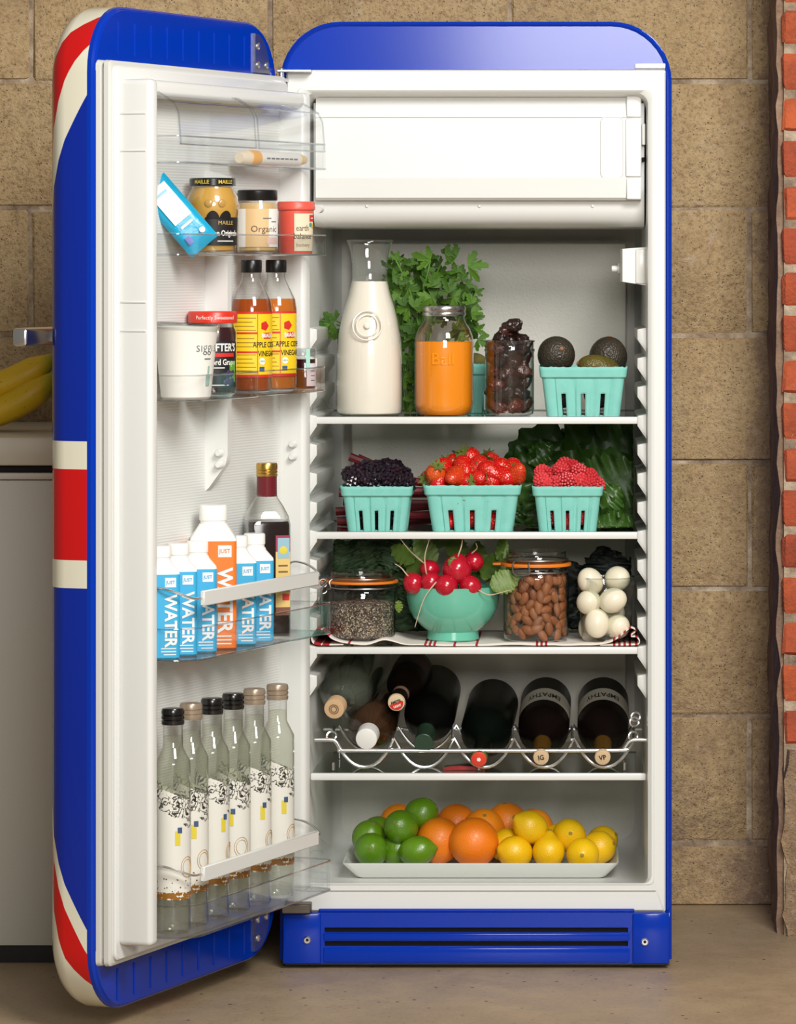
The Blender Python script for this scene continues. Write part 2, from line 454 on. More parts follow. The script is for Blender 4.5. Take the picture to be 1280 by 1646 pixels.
# shelf support ribs on both sides
def rib(side):
    s = side; dx = .0135; pr = [(0, .014), (-s * dx, .011), (-s * dx, -.004), (0, -.024)]
    lo = [[(x * .6, 0.0, z * .8) for x, z in pr], [(x, .003, z) for x, z in pr], [(x, .25, z) for x, z in pr]]
    return loft(lo)
rl = M('shelf_rib', rib(-1), white_frame, fr); rr_ = M('shelf_rib', rib(1), white_frame, fr)
first = True
for i in range(13):
    py = 541 + 46.3 * i
    for s, o in ((-1, rl), (1, rr_)):
        z = P(600, py, .04).z
        lx = (-.2590, .024) if s < 0 else (.2614, .024)
        ob = o if i == 0 else dup(o, parent=fr)
        ob.location = (lx[0], lx[1], z); ob.rotation_euler = (0, 0, R(-2.6) if s < 0 else R(.7))
# freezer compartment
fzt, fzb = P(700, 153, .04).z, P(700, 322, .04).z
M('freezer_box', loft([[(x, y, z) for y, z in ((.052, fzb + .02), (.050, fzb - .015), (.058, fzb - .030), (.075, fzb - .040), (.30, fzb - .043), (.36, fzb - .03), (.36, 1.325), (.052, 1.325))] for x in (-.252, .2585)]), white_frame, fr, sharp=50)
fd = M('freezer_door', loft([[(x, y, z) for y, z in ((.050, fzb), (.036, fzb), (.031, fzb + .004), (.028, fzb + .034), (.030, fzb + .036), (.030, fzt - .036), (.028, fzt - .034), (.036, fzt - .004), (.040, fzt), (.050, fzt))] for x in (-.2475, .2535)]), white_pl, fr, sharp=20)
xl = P(1006, 240, .03).x
for (z0, z1, b) in ((fzt - .0345, fzt - .001, 0), (fzb + .036, fzt - .036, 1), (fzb + .001, fzb + .0345, 0)):
    M('end_cap', box(xl + (0 if b else .0012), .2537, .0262, .04, z0, z1, .0015, 1), white_pl, fd)
M('finger_grip', loft([[(x, .0302 + dy, z) for x, z in rrect(.036 - i, .096 - i, .008, 4, xl - .021, (fzt + fzb) / 2)] for dy, i in ((-.0012, 0), (-.0022, .002), (.002, .006))], True, True), white_pl, fd)
M('latch', box(.2545, .2600, .032, .06, fzb + .085, fzb + .118, .001, 1), white_pl, fr)
M('latch_slot', box(.2543, .2585, .030, .05, fzb + .060, fzb + .066, .0005, 1), dark, fr)
M('freezer_gap', box(-.235, .246, .036, .05, fzt + .001, fzt + .007), dark, fr)
for px in (590, 771, 953): M('screw_cover', tr(lathe([(.0024, 0), (.0024, .001), (.0015, .0018)], 12), P(px, 331, .0495), (R(90), 0, 0)), white_pl, fr)
# thermostat and lamp housing on the right wall
q0, q1 = P(997, 397, .05), P(1041, 459, .05)
th = M('thermostat_housing', loft([[(q0.x + .004, .05, z) for z in (q1.z + .006, q0.z - .003)] + [(q1.x, .05, z) for z in (q0.z, q1.z)], [(q0.x, .06, q1.z + .006), (q0.x, .06, q0.z - .003), (q1.x, .06, q0.z), (q1.x, .06, q1.z)], [(q0.x + .006, .16, q1.z + .006), (q0.x + .006, .16, q0.z - .003), (q1.x, .16, q0.z), (q1.x, .16, q1.z)]]), white_pl, fr)
M('lamp_cover', box(q1.x - .018, q1.x - .001, .046, .055, q1.z + .003, q0.z - .003, .002, 2), plain('frosted_cover', (228, 228, 222), .25), th)
M('knob', tr(lathe([(.009, 0), (.009, .004), (.005, .005), (.005, .013), (.004, .014)], 16), (q0.x + .001, .085, (q0.z + q1.z) / 2 - .004), (0, R(-90), 0)), white_pl, th)
# glass shelves
SZ = {}
trimz = {1: 670, 2: 855, 3: 1040, 4: 1243}
for i, py in trimz.items():
    z = P(700, py, .030).z; SZ[i] = z
    sh = M('shelf', box(-.2535, .2565, .036, .305, z - .0055, z - .0005, .001, 1), shelfglass, fr)
    M('shelf_trim', box(-.2555, .2612, .0295, .0385, z - .0112, z, .0025, 2), white_pl, sh)
    M('back_trim', box(-.238, .248, .30, .307, z - .007, z + .001, .001, 1), glass('smoked_trim', (.6, .63, .62), (.4, .45, .43)), sh)
# clear wedge clip resting by the top shelf's left end
q = P(517, 655, .05)
M('shelf_clip', loft([[(x, y, z) for x, z in ((q.x - .016, SZ[1]), (q.x + .018, SZ[1]), (q.x + .016, SZ[1] + .008), (q.x, SZ[1] + .028), (q.x - .014, SZ[1] + .016))] for y in (.05, .075)]), clear, fr)
# plinth with two ventilation slots
def grid_plate(xs, zs, holes, y0, y1):
    nx, nz_ = len(xs), len(zs); V = []; Fc = []
    for y in (y0, y1):
        for z in zs:
            for x in xs: V.append((x, y, z))
    def cell(i, j): return 0 <= i < nx - 1 and 0 <= j < nz_ - 1 and (i, j) not in holes
    o = nx * nz_
    for i in range(nx - 1):
        for j in range(nz_ - 1):
            if not cell(i, j): continue
            a, b, c, d = j * nx + i, j * nx + i + 1, (j + 1) * nx + i + 1, (j + 1) * nx + i
            Fc.append((a, b, c, d)); Fc.append((d + o, c + o, b + o, a + o))
            for (di, dj, e) in ((0, -1, (a, b)), (1, 0, (b, c)), (0, 1, (c, d)), (-1, 0, (d, a))):
                if not cell(i + di, j + dj): Fc.append((e[1], e[0], e[0] + o, e[1] + o))
    return V, Fc
def XZ(px, py, Y=-.012): q = P(px, py, Y); return q.x, q.z
px_ = [455, 500, 522, 1010, 1030, 1076]; py_ = [1549, 1521, 1513, 1499, 1491, 1467]
xs = [XZ(x, 0)[0] for x in px_]; zs = [XZ(0, y)[1] for y in py_]
kp = M('plinth', grid_plate(xs, zs, {(2, 1), (2, 3)}, -.012, -.004), blue_enamel, fr, smooth=False)
M('plinth_backing', box(xs[0] + .004, xs[-1] - .004, -.003, .03, zs[0] + .002, zs[-1] - .002), dark, fr)
for (a, b) in ((px_[0], 516), (1017, px_[-1])): M('plinth_end', box(XZ(a, 0)[0], XZ(b, 0)[0], -.0165, -.011, zs[0], zs[-1], .003, 2), blue_enamel, kp)
for (pa, pb) in ((1500, 1512), (1523, 1547)): M('louvre', box(XZ(520, 0)[0], XZ(1012, 0)[0], -.0145, -.011, XZ(0, pb)[1], XZ(0, pa)[1], .0018, 2), blue_enamel, kp)
for px, py in ((494, 1511), (1037, 1514)):
    sw = M('screw', tr(lathe([(.0062, 0), (.0062, .002), (.0045, .004)], 16), P(px, py, -.0165), (R(90), 0, 0)), chrome, kp)
    M('screw_recess', tr(lathe([(.0025, 0), (.0025, .0006)], 6), P(px, py, -.0203), (R(90), 0, 0)), dark, sw)
M('plinth_top_strip', box(XZ(512, 0)[0], XZ(1020, 0)[0], -.006, .004, zs[-1], zs[-1] + .0045, .001, 1), blue_enamel, fr)
M('underframe', box(-.292, .292, .0, .53, .003, .014), black_pl, fr)
for x in (-.26, .26):
    for y in (.05, .48): M('foot', tr(lathe([(.018, 0), (.018, .006), (.012, .012)], 16), (x, y, 0)), black_pl, fr)
M('corner_stopper', box(.289, .2965, -.008, .003, P(0, 1473, 0).z, P(0, 1466, 0).z, .0012, 1), white_pl, fr)
M('fascia_clip', box(P(1021, 0, 0).x, P(1070, 0, 0).x, -.002, .004, P(0, 110, 0).z, P(0, 102, 0).z, .001, 1), white_pl, fr)
M('hinge_bracket', box(P(455, 0, 0).x, P(502, 0, 0).x, -.03, .003, P(0, 1464, 0).z, P(0, 1449, 0).z, .0015, 1), darksteel, fr)
M('hinge_arm', box(P(447, 0, 0).x, P(503, 0, 0).x, -.025, .003, P(0, 117, 0).z, P(0, 112.5, 0).z, .001, 1), chrome, fr)
M('hinge_pin', tr(lathe([(.004, 0), (.004, .012), (.002, .014)], 12), (P(454, 0, 0).x, -.018, P(0, 124, 0).z)), chrome, fr)

# ------------------------------------------------------------------ refrigerator door, local frame: x from hinge to free edge, y towards the inside, z up
TH = R(20.5); HX, HY = -.3055, -.012
ax, ay = -math.sin(TH), -math.cos(TH); nx_, ny_ = math.cos(TH), -math.sin(TH)
PHI = math.atan2(ay, ax)
def DW(a, n, z): return Vector((HX + a * ax + n * nx_, HY + a * ay + n * ny_, z))
def DN(a, px):
    """inner height n at which the door point a is seen at picture column px"""
    m = (px - VX) / F
    # HX + a ax + n nx - CX = m (D + HY + a ay + n ny)
    return (m * (D + HY + a * ay) - (HX + a * ax - CX)) / (nx_ - m * ny_)
DZ0, DZ1 = .028, 1.441
def dl(ins, n, r): return [(x, n, z) for x, z in rrect(.60 - 2 * ins, DZ1 - DZ0 - 2 * ins, r, 10, .30, (DZ0 + DZ1) / 2)]
dsh = loft([dl(.003, 0, .093), dl(.0, -.003, .095), dl(0, -.044, .095), dl(.003, -.055, .094), dl(.010, -.066, .09), dl(.022, -.075, .08), dl(.04, -.081, .07), dl(.10, -.086, .05), dl(.2, -.088, .04)])
door = M('door', dsh, flag, fr, (HX, HY, 0), (0, 0, PHI)); door['label'] = 'door swung open with flag stripes outside and bins inside'
inner = M('inner_pan', loft([dl(.004, 0, .091), dl(.005, .0025, .09)]), blue_enamel, door)
for zz in ((1.372, 1.419), (.042, .087)):
    for i in range(9):
        a = .530 - .0515 * i
        M('pressed_rib', loft([[(a + x * s, .0025 + y, z) for x, z in rrect(.0034, zz[1] - zz[0], .0016, 3, 0, sum(zz) / 2)] for s, y in ((1, 0), (.8, .0012), (.3, .0018))]), blue_enamel, inner)
for (z0, z1, up) in ((1.366, 1.425, 1), (.040, .099, -1)):
    r_ = .05; pts = [(.05, z0 if up > 0 else z1), (.05, z1 if up > 0 else z0)] 
    pts = [(.086, z0 if up > 0 else z1)] + [(.086 - .052 * math.sin(R(90 * i / 8)), (z0 + (z1 - z0) * math.cos(R(90 * i / 8))) if up > 0 else (z1 - (z1 - z0) * math.cos(R(90 * i / 8)))) for i in range(9)]
    if up < 0: pts = pts[::-1]
    hp = M('hinge_plate', loft([[(x, y, z) for x, z in pts] for y in (.0025, .0062)]), steel, door, smooth=False)
    for (sx, sz) in ((.076, .012), (.046, .012), (.076, .040)):
        z = z0 + sz if up > 0 else z1 - sz
        M('screw', tr(lathe([(.0052, 0), (.0052, .0012), (.003, .003)], 14), (sx, .0062, z), (R(-90), 0, 0)), chrome, hp)
M('hinge_tab', box(-.022, .05, .006, .014, 1.355, 1.361, .001, 1), chrome, door)
M('gasket', loft([[(x, n, z) for x, z in rrect(.586 - 2 * i, 1.264 - 2 * i, .008, 4, .302, .731)] for i, n in ((0, .002), (.001, .008), (.006, .010), (.006, .0125), (.0005, .0145), (.001, .021), (.005, .0235), (.010, .0235))]), gasket_m, door, sharp=25)
M('door_liner', loft([[(x, n, z) for x, z in rrect(.570 - 2 * i, 1.248 - 2 * i, .012, 4, .302, .731)] for i, n in ((0, .018), (.0, .027), (.002, .029))]), white_pl, door)
rp = M('ribbed_panel', box(.05, .55, .029, .0305, .14, 1.325), ribbed, door)
def dyke(a0, a1, z0, z1, n0, n1, bev): return box(a0, a1, n0, n1, z0, z1, bev, 4)
dk = M('side_wall', dyke(.553, .577, .128, 1.336, .025, .079, .008), white_pl, door)
for z in (1.288, 1.236, 1.025, .985): M('wall_step', box(.577, .5785, .032, .071, z - .0012, z + .0012, .0005, 1), white_pl, dk)
M('side_wall', dyke(.026, .052, .128, 1.336, .025, .072, .008), white_pl, door)
M('top_wall', dyke(.04, .566, 1.312, 1.336, .025, .070, .009), white_pl, door)
M('centre_divider', loft([[(a, n, z) for n, z in ((.028, .745), (.036, .752), (.063, .787), (.066, .80), (.066, 1.205), (.028, 1.215))] for a in (.293, .306)]), white_pl, door)
for a, zs_ in ((.3075, (.803, .786)), (.0535, (.805, .786))):
    for z in zs_: M('bin_stud', tr(lathe([(.006, 0), (.0055, .007), (.004, .009)], 14), (a, .055, z), (0, R(90), 0)), white_pl, door)
# transparent door bins
def binloop(a0, a1, n0, n1, rc):
    pts = [(a1, n0), (a1, n1 - rc)]
    for i in range(1, 9): t = R(90 * i / 8); pts.append((a1 - rc + rc * math.cos(t), n1 - rc + rc * math.sin(t)))
    pts.append((a0 + rc * .5, n1))
    for i in range(1, 5): t = R(90 + 90 * i / 4); pts.append((a0 + rc * .5 + rc * .5 * math.cos(t), n1 - rc * .5 + rc * .5 * math.sin(t)))
    pts.append((a0, n0)); return pts
def door_bin(a0, a1, n0, n1, z0, h, rc=.03, name='door_bin'):
    lp = binloop(a0, a1, n0, n1, rc)
    bn = M(name, container(lp, z0, h, .0022), clear, door)
    M('bin_rim', tube([(x, y, z0 + h) for x, y in lp], .0013, 5), clear_rim, bn)
    M('bin_base', tube([(x, y, z0 + .001) for x, y in lp], .0016, 5), clear_rim, bn)
    return bn
b5 = door_bin(.056, .549, .032, .124, .136, .045, .045)
b4 = door_bin(.056, .549, .032, .124, .523, .045, .045)
door_bin(.309, .549, .032, .124, .886, .036, .04); door_bin(.056, .291, .032, .112, .886, .036, .03)
b2 = door_bin(.056, .549, .032, .112, 1.090, .030, .02)
b1 = door_bin(.056, .549, .032, .112, 1.219, .038, .02)
# end posts and retainer bars on the two lower bins
for bb, z0 in ((b5, .136), (b4, .523)):
    zb = z0 + .087
    M('retainer_bar', box(.118, .505, .119, .126, zb - .0115, zb + .0095, .0012, 1), white_pl, bb)
    M('retainer_wire', tube(cat([(.505, .122, zb), (.530, .119, zb + .001), (.548, .095, zb + .012), (.552, .06, zb + .018)], 6), .0017, 8), chrome, bb)
    M('retainer_wire', tube(cat([(.118, .122, zb), (.100, .118, zb + .004), (.090, .095, zb + .016), (.088, .07, zb + .020), (.086, .055, zb + .008)], 6), .0017, 8), chrome, bb)
    M('wire_socket', box(.083, .097, .100, .118, z0 + .004, z0 + .062, .002, 1), clear, bb)
    M('end_shield', loft([[(a, n, z) for n, z in ((.034, z0 + .04), (.122, z0 + .04), (.118, z0 + .065), (.09, z0 + .082), (.034, z0 + .088))] for a in (.058, .0602)]), clear, bb, smooth=False)
M('end_shield', loft([[(a, n, z) for n, z in ((.034, 1.11), (.110, 1.11), (.108, 1.135), (.09, 1.155), (.034, 1.158))] for a in (.058, .0602)]), clear, b2, smooth=False)
M('bin_stud', tr(lathe([(.006, 0), (.006, .010), (.004, .012)], 14), (.06, .098, 1.160), (0, R(-90), 0)), white_pl, b2)
# dairy bin flap with two hinged covers
for a0, a1 in ((.058, .292), (.298, .547)):
    pr = [(.034, 1.322), (.075, 1.318), (.098, 1.304), (.1055, 1.290), (.109, 1.246)]
    pr2 = [(n - .0022, z - .0018) for n, z in pr[::-1]]
    fp = M('flap_cover', loft([[(a, n, z) for n, z in pr + pr2] for a in (a0, a1)]), clear, b1)
    for aa in (a0 + .002, a1 - .002): M('flap_rim', tube([(aa, n, z) for n, z in pr], .0014, 6), clear_rim, b1)
    for n, z in (pr[0], pr[2], pr[4]): M('flap_edge', tube([(a0, n, z), (a1, n, z)], .0012, 5), clear_rim, b1)
    M('flap_pull', box((a0 + a1) / 2 - .028, (a0 + a1) / 2 + .028, .085, .1, 1.306, 1.309, .001, 1), clear, b1)
M('flap_wall', box(.2945, .296, .034, .104, 1.218, 1.30), clear, b1)
# chrome handle on the outside of the door
M('handle', box(.44, .585, -.135, -.112, .962, .988, .005, 3), chrome, door)
M('handle_mount', box(.462, .50, -.114, -.080, .965, .985, .003, 2), chrome, door)
# ------------------------------------------------------------------ objects
# ------------------------------------------------------------------ grey cabinet, worktop and bananas on the left
grey_pl = plain('grey_laminate', (192, 190, 178), .45, var=.05, scale=300)
cab = T('base_cabinet', 'grey base cabinet with plain door and black toe kick left of the refrigerator', 'cabinet', (-.76, .03, 0))
cz = lambda py, Y=.03: P(30, py, Y).z
M('carcass', box(-.345, .345, .02, .55, .04, cz(750, .05) - .001), grey_pl, cab)
dr_ = M('cabinet_door', box(-.344, .344, .0, .02, cz(1520), cz(772), .002, 2), grey_pl, cab)
M('top_rail', box(-.344, .344, -.001, .02, cz(771), cz(760), .002, 2), plain('pale_rail', (196, 193, 182), .4), cab)
M('shadow_gap', box(-.343, .343, .008, .02, cz(760), cz(749)), dark, cab)
M('toe_kick', box(-.345, .345, .012, .06, 0, .042), black_pl, cab)
wt = M('worktop', box(-1.11, -.412, .018, .598, cz(748), cz(702), .004, 2), plain('pale_worktop', (196, 190, 172), .4, var=.06, scale=40))
tag(wt, 'pale worktop slab on the grey cabinet under the bananas', 'worktop')
k = N('banana_skin'); o_ = k.n('SeparateXYZ', {0: k.obj()})
sp = k.noise(k.obj(), 220, 3); gr = k.n('TexCoord').outputs['Generated']
gx = k.n('SeparateXYZ', {0: gr}).outputs[0]
c = k.mix(k.ramp(sp, [(.66, (0,) * 3), (.74, (.6,) * 3)]), S((214, 176, 22)), S((120, 88, 20)))
c = k.mix(k.ramp(gx, [(.86, (0,) * 3), (.97, (1,) * 3)]), c, S((120, 148, 24)))
banana_m = k.done(k.princ(c, .45))
bt = T('banana_bunch', 'bunch of ripe yellow bananas lying on the worktop beside the door', 'bananas', (P(12, 680, .20).x, .20, cz(702)))
bt.scale = (1.3, 1.3, 1.3)
for (zb, yo, x1, bow, lift) in ((.0215, 0.0, .062, .028, .038), (.052, .012, .060, .020, .040), (.024, .045, .06, .024, .04)):
    pts = []; rad = []
    for i in range(13):
        t = i / 12; x = -.105 + (x1 + .105) * t
        z = zb + bow * (2 * t - .8) ** 2 * .9 + lift * max(0, t - .5) ** 1.3
        pts.append((x, yo, z)); rad.append(.0185 * (1 - .85 * max(0, (t - .82) / .18) ** 1.2) * (1 - .8 * max(0, (.1 - t) / .1)))
    M('banana', tube(pts, rad, 10), banana_m, bt, sharp=None)
M('stem', tube([(.055, .012, .082), (.068, .014, .094), (.076, .016, .098)], [.010, .008, .007], 7), plain('banana_stem', (120, 130, 40), .6), bt)

# ------------------------------------------------------------------ door bins: bottom row of bottles
def at_door(a, px, z): return DW(a, DN(a, px), z)
RZD = R(20.5) * 0 
k = N('printed_bottle')
p = k.obj(); sp = k.n('SeparateXYZ', {0: p}); z_ = sp.outputs[2]
wob = k.math('MULTIPLY', k.math('SUBTRACT', k.noise(p, 38, 3, .6), .5), .03)
zz = k.math('ADD', z_, wob)
slope = k.math('ADD', zz, k.math('MULTIPLY', sp.outputs[0], .55))
topedge = k.math('LESS_THAN', slope, .198)
band = k.math('MULTIPLY', k.math('GREATER_THAN', slope, .168), k.math('LESS_THAN', slope, .200))
vein = k.ramp(k.n('TexNoise', {'Vector': p, 'Scale': 85.0, 'Detail': 3.0, 'Distortion': 1.6}).outputs[0], [(.44, (0,) * 3), (.47, (1,) * 3), (.53, (1,) * 3), (.56, (0,) * 3)])
col_ = k.mix(k.math('MULTIPLY', band, vein), S((232, 230, 220)), S((25, 22, 20)))
lowb = k.math('LESS_THAN', k.math('ADD', z_, k.math('MULTIPLY', wob, .25)), .060)
low2 = k.math('LESS_THAN', zz, .082)
vo = k.n('TexVoronoi', {'Vector': p, 'Scale': 210.0})
speck = k.math('LESS_THAN', vo.outputs['Distance'], .26)
col_ = k.mix(k.math('MULTIPLY', low2, speck), col_, S((110, 72, 22)))
col_ = k.mix(k.math('MULTIPLY', lowb, k.math('GREATER_THAN', k.noise(p, 150, 2), .42)), col_, S((150, 98, 22)))
bub = k.n('TexVoronoi', {'Vector': p, 'Scale': 95.0}); bd_ = bub.outputs['Distance']
ringm = k.math('MULTIPLY', k.math('GREATER_THAN', bd_, .16), k.math('LESS_THAN', bd_, .22))
rsel = k.math('GREATER_THAN', k.n('SeparateColor', {0: bub.outputs['Color']}).outputs[0], .72)
col_ = k.mix(k.math('MULTIPLY', k.math('MULTIPLY', ringm, rsel), k.math('LESS_THAN', z_, .115)), col_, S((150, 110, 70)))
mask = k.math('MULTIPLY', topedge, k.math('GREATER_THAN', z_, k.math('ADD', .050, k.math('MULTIPLY', wob, .2))))
solid = k.math('MULTIPLY', mask, .9)
printed = k.done(k.n('MixShader', {0: solid, 1: k.n('BsdfTransparent', {0: (1, 1, 1)}), 2: k.princ(col_, .35)}))
vodka_m = liquid('clear_spirit', (240, 241, 234), .06, .05)
grn_glass = glass('pale_bottle_glass', (.968, .972, .964), (.46, .48, .43), .02, 1.5, 1.3)
capblack = plain('glossy_black_cap', (20, 19, 18), .22, Coat_Weight=.3)
captan = plain('tan_cap', (166, 148, 128), .32, .4)
yellow_tag = plain('yellow_tag', (214, 196, 60), .6); blue_seal = plain('blue_seal', (60, 84, 120), .5); bronze = plain('bronze_print', (186, 152, 104), .5)
def water_bottle(label, loc, capm, rz, capname):
    t = T('glass_bottle', label, 'bottle', loc, rz, 'printed glass bottles in the lowest door bin')
    pr = [(.017, 0), (.0225, .001), (.0247, .005), (.025, .014), (.025, .236), (.0246, .241), (.0165, .257), (.0150, .260), (.0142, .262), (.0138, .290), (.0150, .291), (.0150, .294), (.0125, .295), (.0125, .302)]
    bo = M('bottle', lathe(pr, 32), grn_glass, t)
    M('printed_wrap', lathe([(.0252, .040), (.0252, .215)], 40, False, False), printed, bo)
    M('spirit', lathe([(.015, .004), (.0235, .007), (.0237, .236), (.0233, .240), (.0155, .256), (.0138, .260), (.0131, .263), (.0129, .277)], 24), vodka_m, t)
    M('cap', lathe([(.0158, .293), (.0162, .294), (.0163, .298), (.0150, .2995), (.0163, .301), (.0163, .305), (.0150, .3062), (.0163, .3075), (.0163, .312), (.015, .3155), (.012, .316)], 28), capm, t)
    M('tax_tag', patch(.0254, .126, .146, .16, .46, 4), yellow_tag, bo)
    M('tag_seal', patch(.0256, .143, .151, .30, .56, 4), blue_seal, bo)
    for ra in (.0085, .0115):
        pts = [(.0256 * math.sin(.95 + ra * math.cos(u) / .0256), -.0256 * math.cos(.95 + ra * math.cos(u) / .0256), .095 + 1.25 * ra * math.sin(u)) for u in [2 * pi * i / 20 for i in range(20)]]
        M('sun_print', tube(pts, .0005, 4, True), bronze, bo)
    return t
caps = [(capblack, 'black'), (captan, 'tan'), (capblack, 'black'), (capblack, 'black'), (captan, 'tan'), (captan, 'tan')]
wl = ['black capped glass bottle with painted wrap, beside the free edge of the door', 'tan capped glass bottle with painted wrap standing between two black capped ones',
      'black capped painted glass bottle, right after the lone tan capped one', 'black capped painted glass bottle next to the pair of tan capped ones',
      'tan capped painted glass bottle next to a black capped one on its left', 'tan capped painted glass bottle at the hinge end of the row']
for i, (cm, cn) in enumerate(caps):
    a = .512 - .0695 * i
    water_bottle(wl[i], at_door(a, (278, 307, 341, 375, 409, 446)[i], .1385), cm, R((4, -2, 28, -20, 16, 10)[i]), cn)

# water cartons and the dark bottle in the fourth bin
carton_blue = plain('carton_blue', (52, 168, 214), .45); carton_orange = plain('carton_orange', (238, 118, 28), .45); carton_white = plain('carton_white', (240, 239, 234), .42)
def carton(name, label, loc, w, h, rz, m, group=None):
    t = T(name, label, 'carton', loc, rz, group); hw = w / 2; hb = h * .755; hs = h * .87
    M('sleeve', sq_lathe([(hw * .93, 0, .006), (hw, .002, .006), (hw, hb, .006)]), m, t)
    M('shoulder', sq_lathe([(hw, hb, .006), (hw * .97, hb + .004, .007), (hw * .66, hs - .004, .014), (hw * .60, hs, hw * .55)]), carton_white, t)
    M('cap', lathe([(hw * .56, hs - .001), (hw * .56, hs + .004), (hw * .6, hs + .005), (hw * .6, h - .002), (hw * .56, h)], 28), carton_white, t)
    y = -hw - .0003; s = w / .056
    M('name_box', flatpatch(.006 * s, .022 * s, hb - .019 * s, hb - .005 * s, y), carton_white, t)
    text('lettering', 'JUST', .0072 * s, m, t, y=y - .0003, x=.014 * s, z=hb - .012 * s, cx=.9, bold=.0001)
    text('lettering', 'WATER', .0245 * s, carton_white, t, y=y, x=.0135 * s, z=hb * .50 - .006 * s, rot=R(-90), bold=.0007 * s, cx=.92)
    for i in range(3): M('small_print', flatpatch((.0 if i else .004) * s, .022 * s, .006 * s + i * .0045 * s, .0075 * s + i * .0045 * s, y), carton_white, t)
    for i in range(9):
        z = hb * .2 + i * hb * .055; q = .004 * ((i * 7) % 3)
        M('fine_print', [(-hw - .0003, hw * .7 - q, z), (-hw - .0003, -hw * .7, z), (-hw - .0003, -hw * .7, z + .0012), (-hw - .0003, hw * .7 - q, z + .0012)] and ([(-hw - .0003, hw * .7 - q, z), (-hw - .0003, -hw * .7, z), (-hw - .0003, -hw * .7, z + .0012), (-hw - .0003, hw * .7 - q, z + .0012)], [(0, 1, 2, 3)]), carton_white, t)
    return t
cg = 'blue water cartons in the door'
cl = ['small blue water carton touching the white side wall of the door', 'small blue water carton wedged between two blue cartons', 'small blue water carton directly left of the tall orange carton',
      'small blue water carton directly right of the tall orange carton', 'small blue water carton next to the dark vinegar bottle']
for i, (a, px, rz) in enumerate(((.522, 257, 10), (.469, 286, 8), (.416, 317, 10), (.295, 381, 10), (.242, 409, 10))):
    carton('water_carton', cl[i], at_door(a, px, .5255), .053, .157, R(rz), carton_blue, cg)
carton('water_carton', 'tall orange water carton between the small blue cartons', at_door(.356, 343, .5255), .067, .205, R(5), carton_orange)
t = T('vinegar_bottle', 'tall square bottle of dark balsamic vinegar with gold cap and dark red collar', 'bottle', at_door(.184, 429, .5255), R(14))
M('bottle', sq_lathe([(.029, 0, .008), (.0315, .002, .009), (.0315, .168, .009), (.030, .180, .016), (.024, .194, .02), (.0165, .206, .0163), (.0145, .213, .0144), (.0142, .236, .0141)]), grn_glass, t)
M('vinegar', sq_lathe([(.029, .003, .008), (.0303, .005, .009), (.0303, .166, .009), (.0293, .172, .014)]), liquid('balsamic', (34, 20, 18), .96), t)
M('collar', lathe([(.0148, .208), (.0152, .210), (.0148, .235), (.0152, .238)], 24), plain('dark_red_foil', (104, 22, 32), .35), t)
cp = M('cap', lathe([(.0155, .238), (.0158, .239), (.0158, .2415), (.0150, .2425), (.0158, .2435), (.0158, .246), (.0150, .247), (.0158, .248), (.0158, .255), (.0148, .2575)], 28), gold, t)
lb = M('label', flatpatch(.008, .0295, .046, .150, -.0319), plain('cream_label', (222, 186, 110), .55), t)
M('label_border', flatpatch(.008, .0295, .128, .152, -.0321), plain('label_crimson', (150, 40, 70), .5), lb)
M('label_picture', flatpatch(.011, .0285, .118, .148, -.0323), plain('label_sky', (140, 180, 196), .5), lb)
M('label_fruit', tr(lathe([(.006, 0), (.004, .0003)], 14), (.0195, -.0323, .130), (R(90), 0, 0)), yellow_tag, lb)
for i in range(5): M('small_print', flatpatch(.012, .026, .070 + i * .009, .0725 + i * .009, -.0321), plain('brown_print', (120, 84, 50), .6), lb)
M('label_mark', flatpatch(.018, .0285, .056, .066, -.0321), red_ink, lb)
M('label_foot', flatpatch(.008, .0295, .034, .046, -.0321), plain('label_foot', (120, 70, 50), .5), lb)

# third bins: tub, jam, two cider vinegar bottles, small jar
t = T('yogurt_tub', 'large white yogurt tub with clear lid and grey lettering', 'tub', at_door(.470, 299, .8885), R(18)); t.scale = (.94, .94, 1)
tub = M('tub', lathe([(.035, 0), (.0375, .002), (.0475, .096), (.0485, .098), (.0485, .101), (.046, .101), (.0455, .097), (.036, .006)], 40), plain('tub_white', (236, 234, 226), .4), t)
M('lid', tr(lathe([(.0498, .0), (.0505, .001), (.0505, .009), (.0485, .010), (.046, .0065), (.02, .0055)], 40), (0, 0, .0965), (0, R(2.5), 0)), glass('milky_lid', (.82, .83, .82), (.6, .6, .6), .2), t)
gt = plain('grey_print', (92, 96, 98), .6)
text('lettering', "siggi's", .020, gt, tub, r=.0448, z=.072, ang=.62, bold=-.0002)
M('small_print', patch(.0436, .055, .0566, .48, .78, 5), gt, tub)
mint = plain('mint_print', (150, 182, 168), .55)
M('bottle_print', patch(.0405, .018, .034, .60, .80, 5, taper=.0422), mint, tub)
M('bottle_print', patch(.0424, .036, .046, .66, .74, 4, taper=.0434), mint, tub)
t = T('jam_jar', 'dark grape jam jar with red lid behind the white tub', 'jar', at_door(.358, 342, .8885), R(6))
M('glass', lathe([(.029, 0), (.0335, .003), (.0345, .010), (.0345, .092), (.031, .100), (.0305, .106)], 36), clearglass, t)
M('jam', lathe([(.028, .003), (.0328, .005), (.0335, .012), (.0335, .090), (.030, .098)], 30), plain('grape_jam', (52, 16, 20), .18), t)
lid = M('lid', lathe([(.0345, .104), (.0355, .105), (.0355, .119), (.034, .121), (.029, .1205)], 40), plain('red_lid', (206, 48, 30), .35), t)
text('lettering', "Perfectly Sweetened", .0078, paper, lid, r=.0356, z=.112, ang=.12, cx=.95)
lb = M('label', patch(.0346, .012, .078, -1.1, 1.25, 24), plain('label_black', (24, 22, 30), .5), t)
text('lettering', "CROFTER'S", .0155, paper, lb, r=.0350, z=.069, ang=.22, bold=.0004, cx=.8)
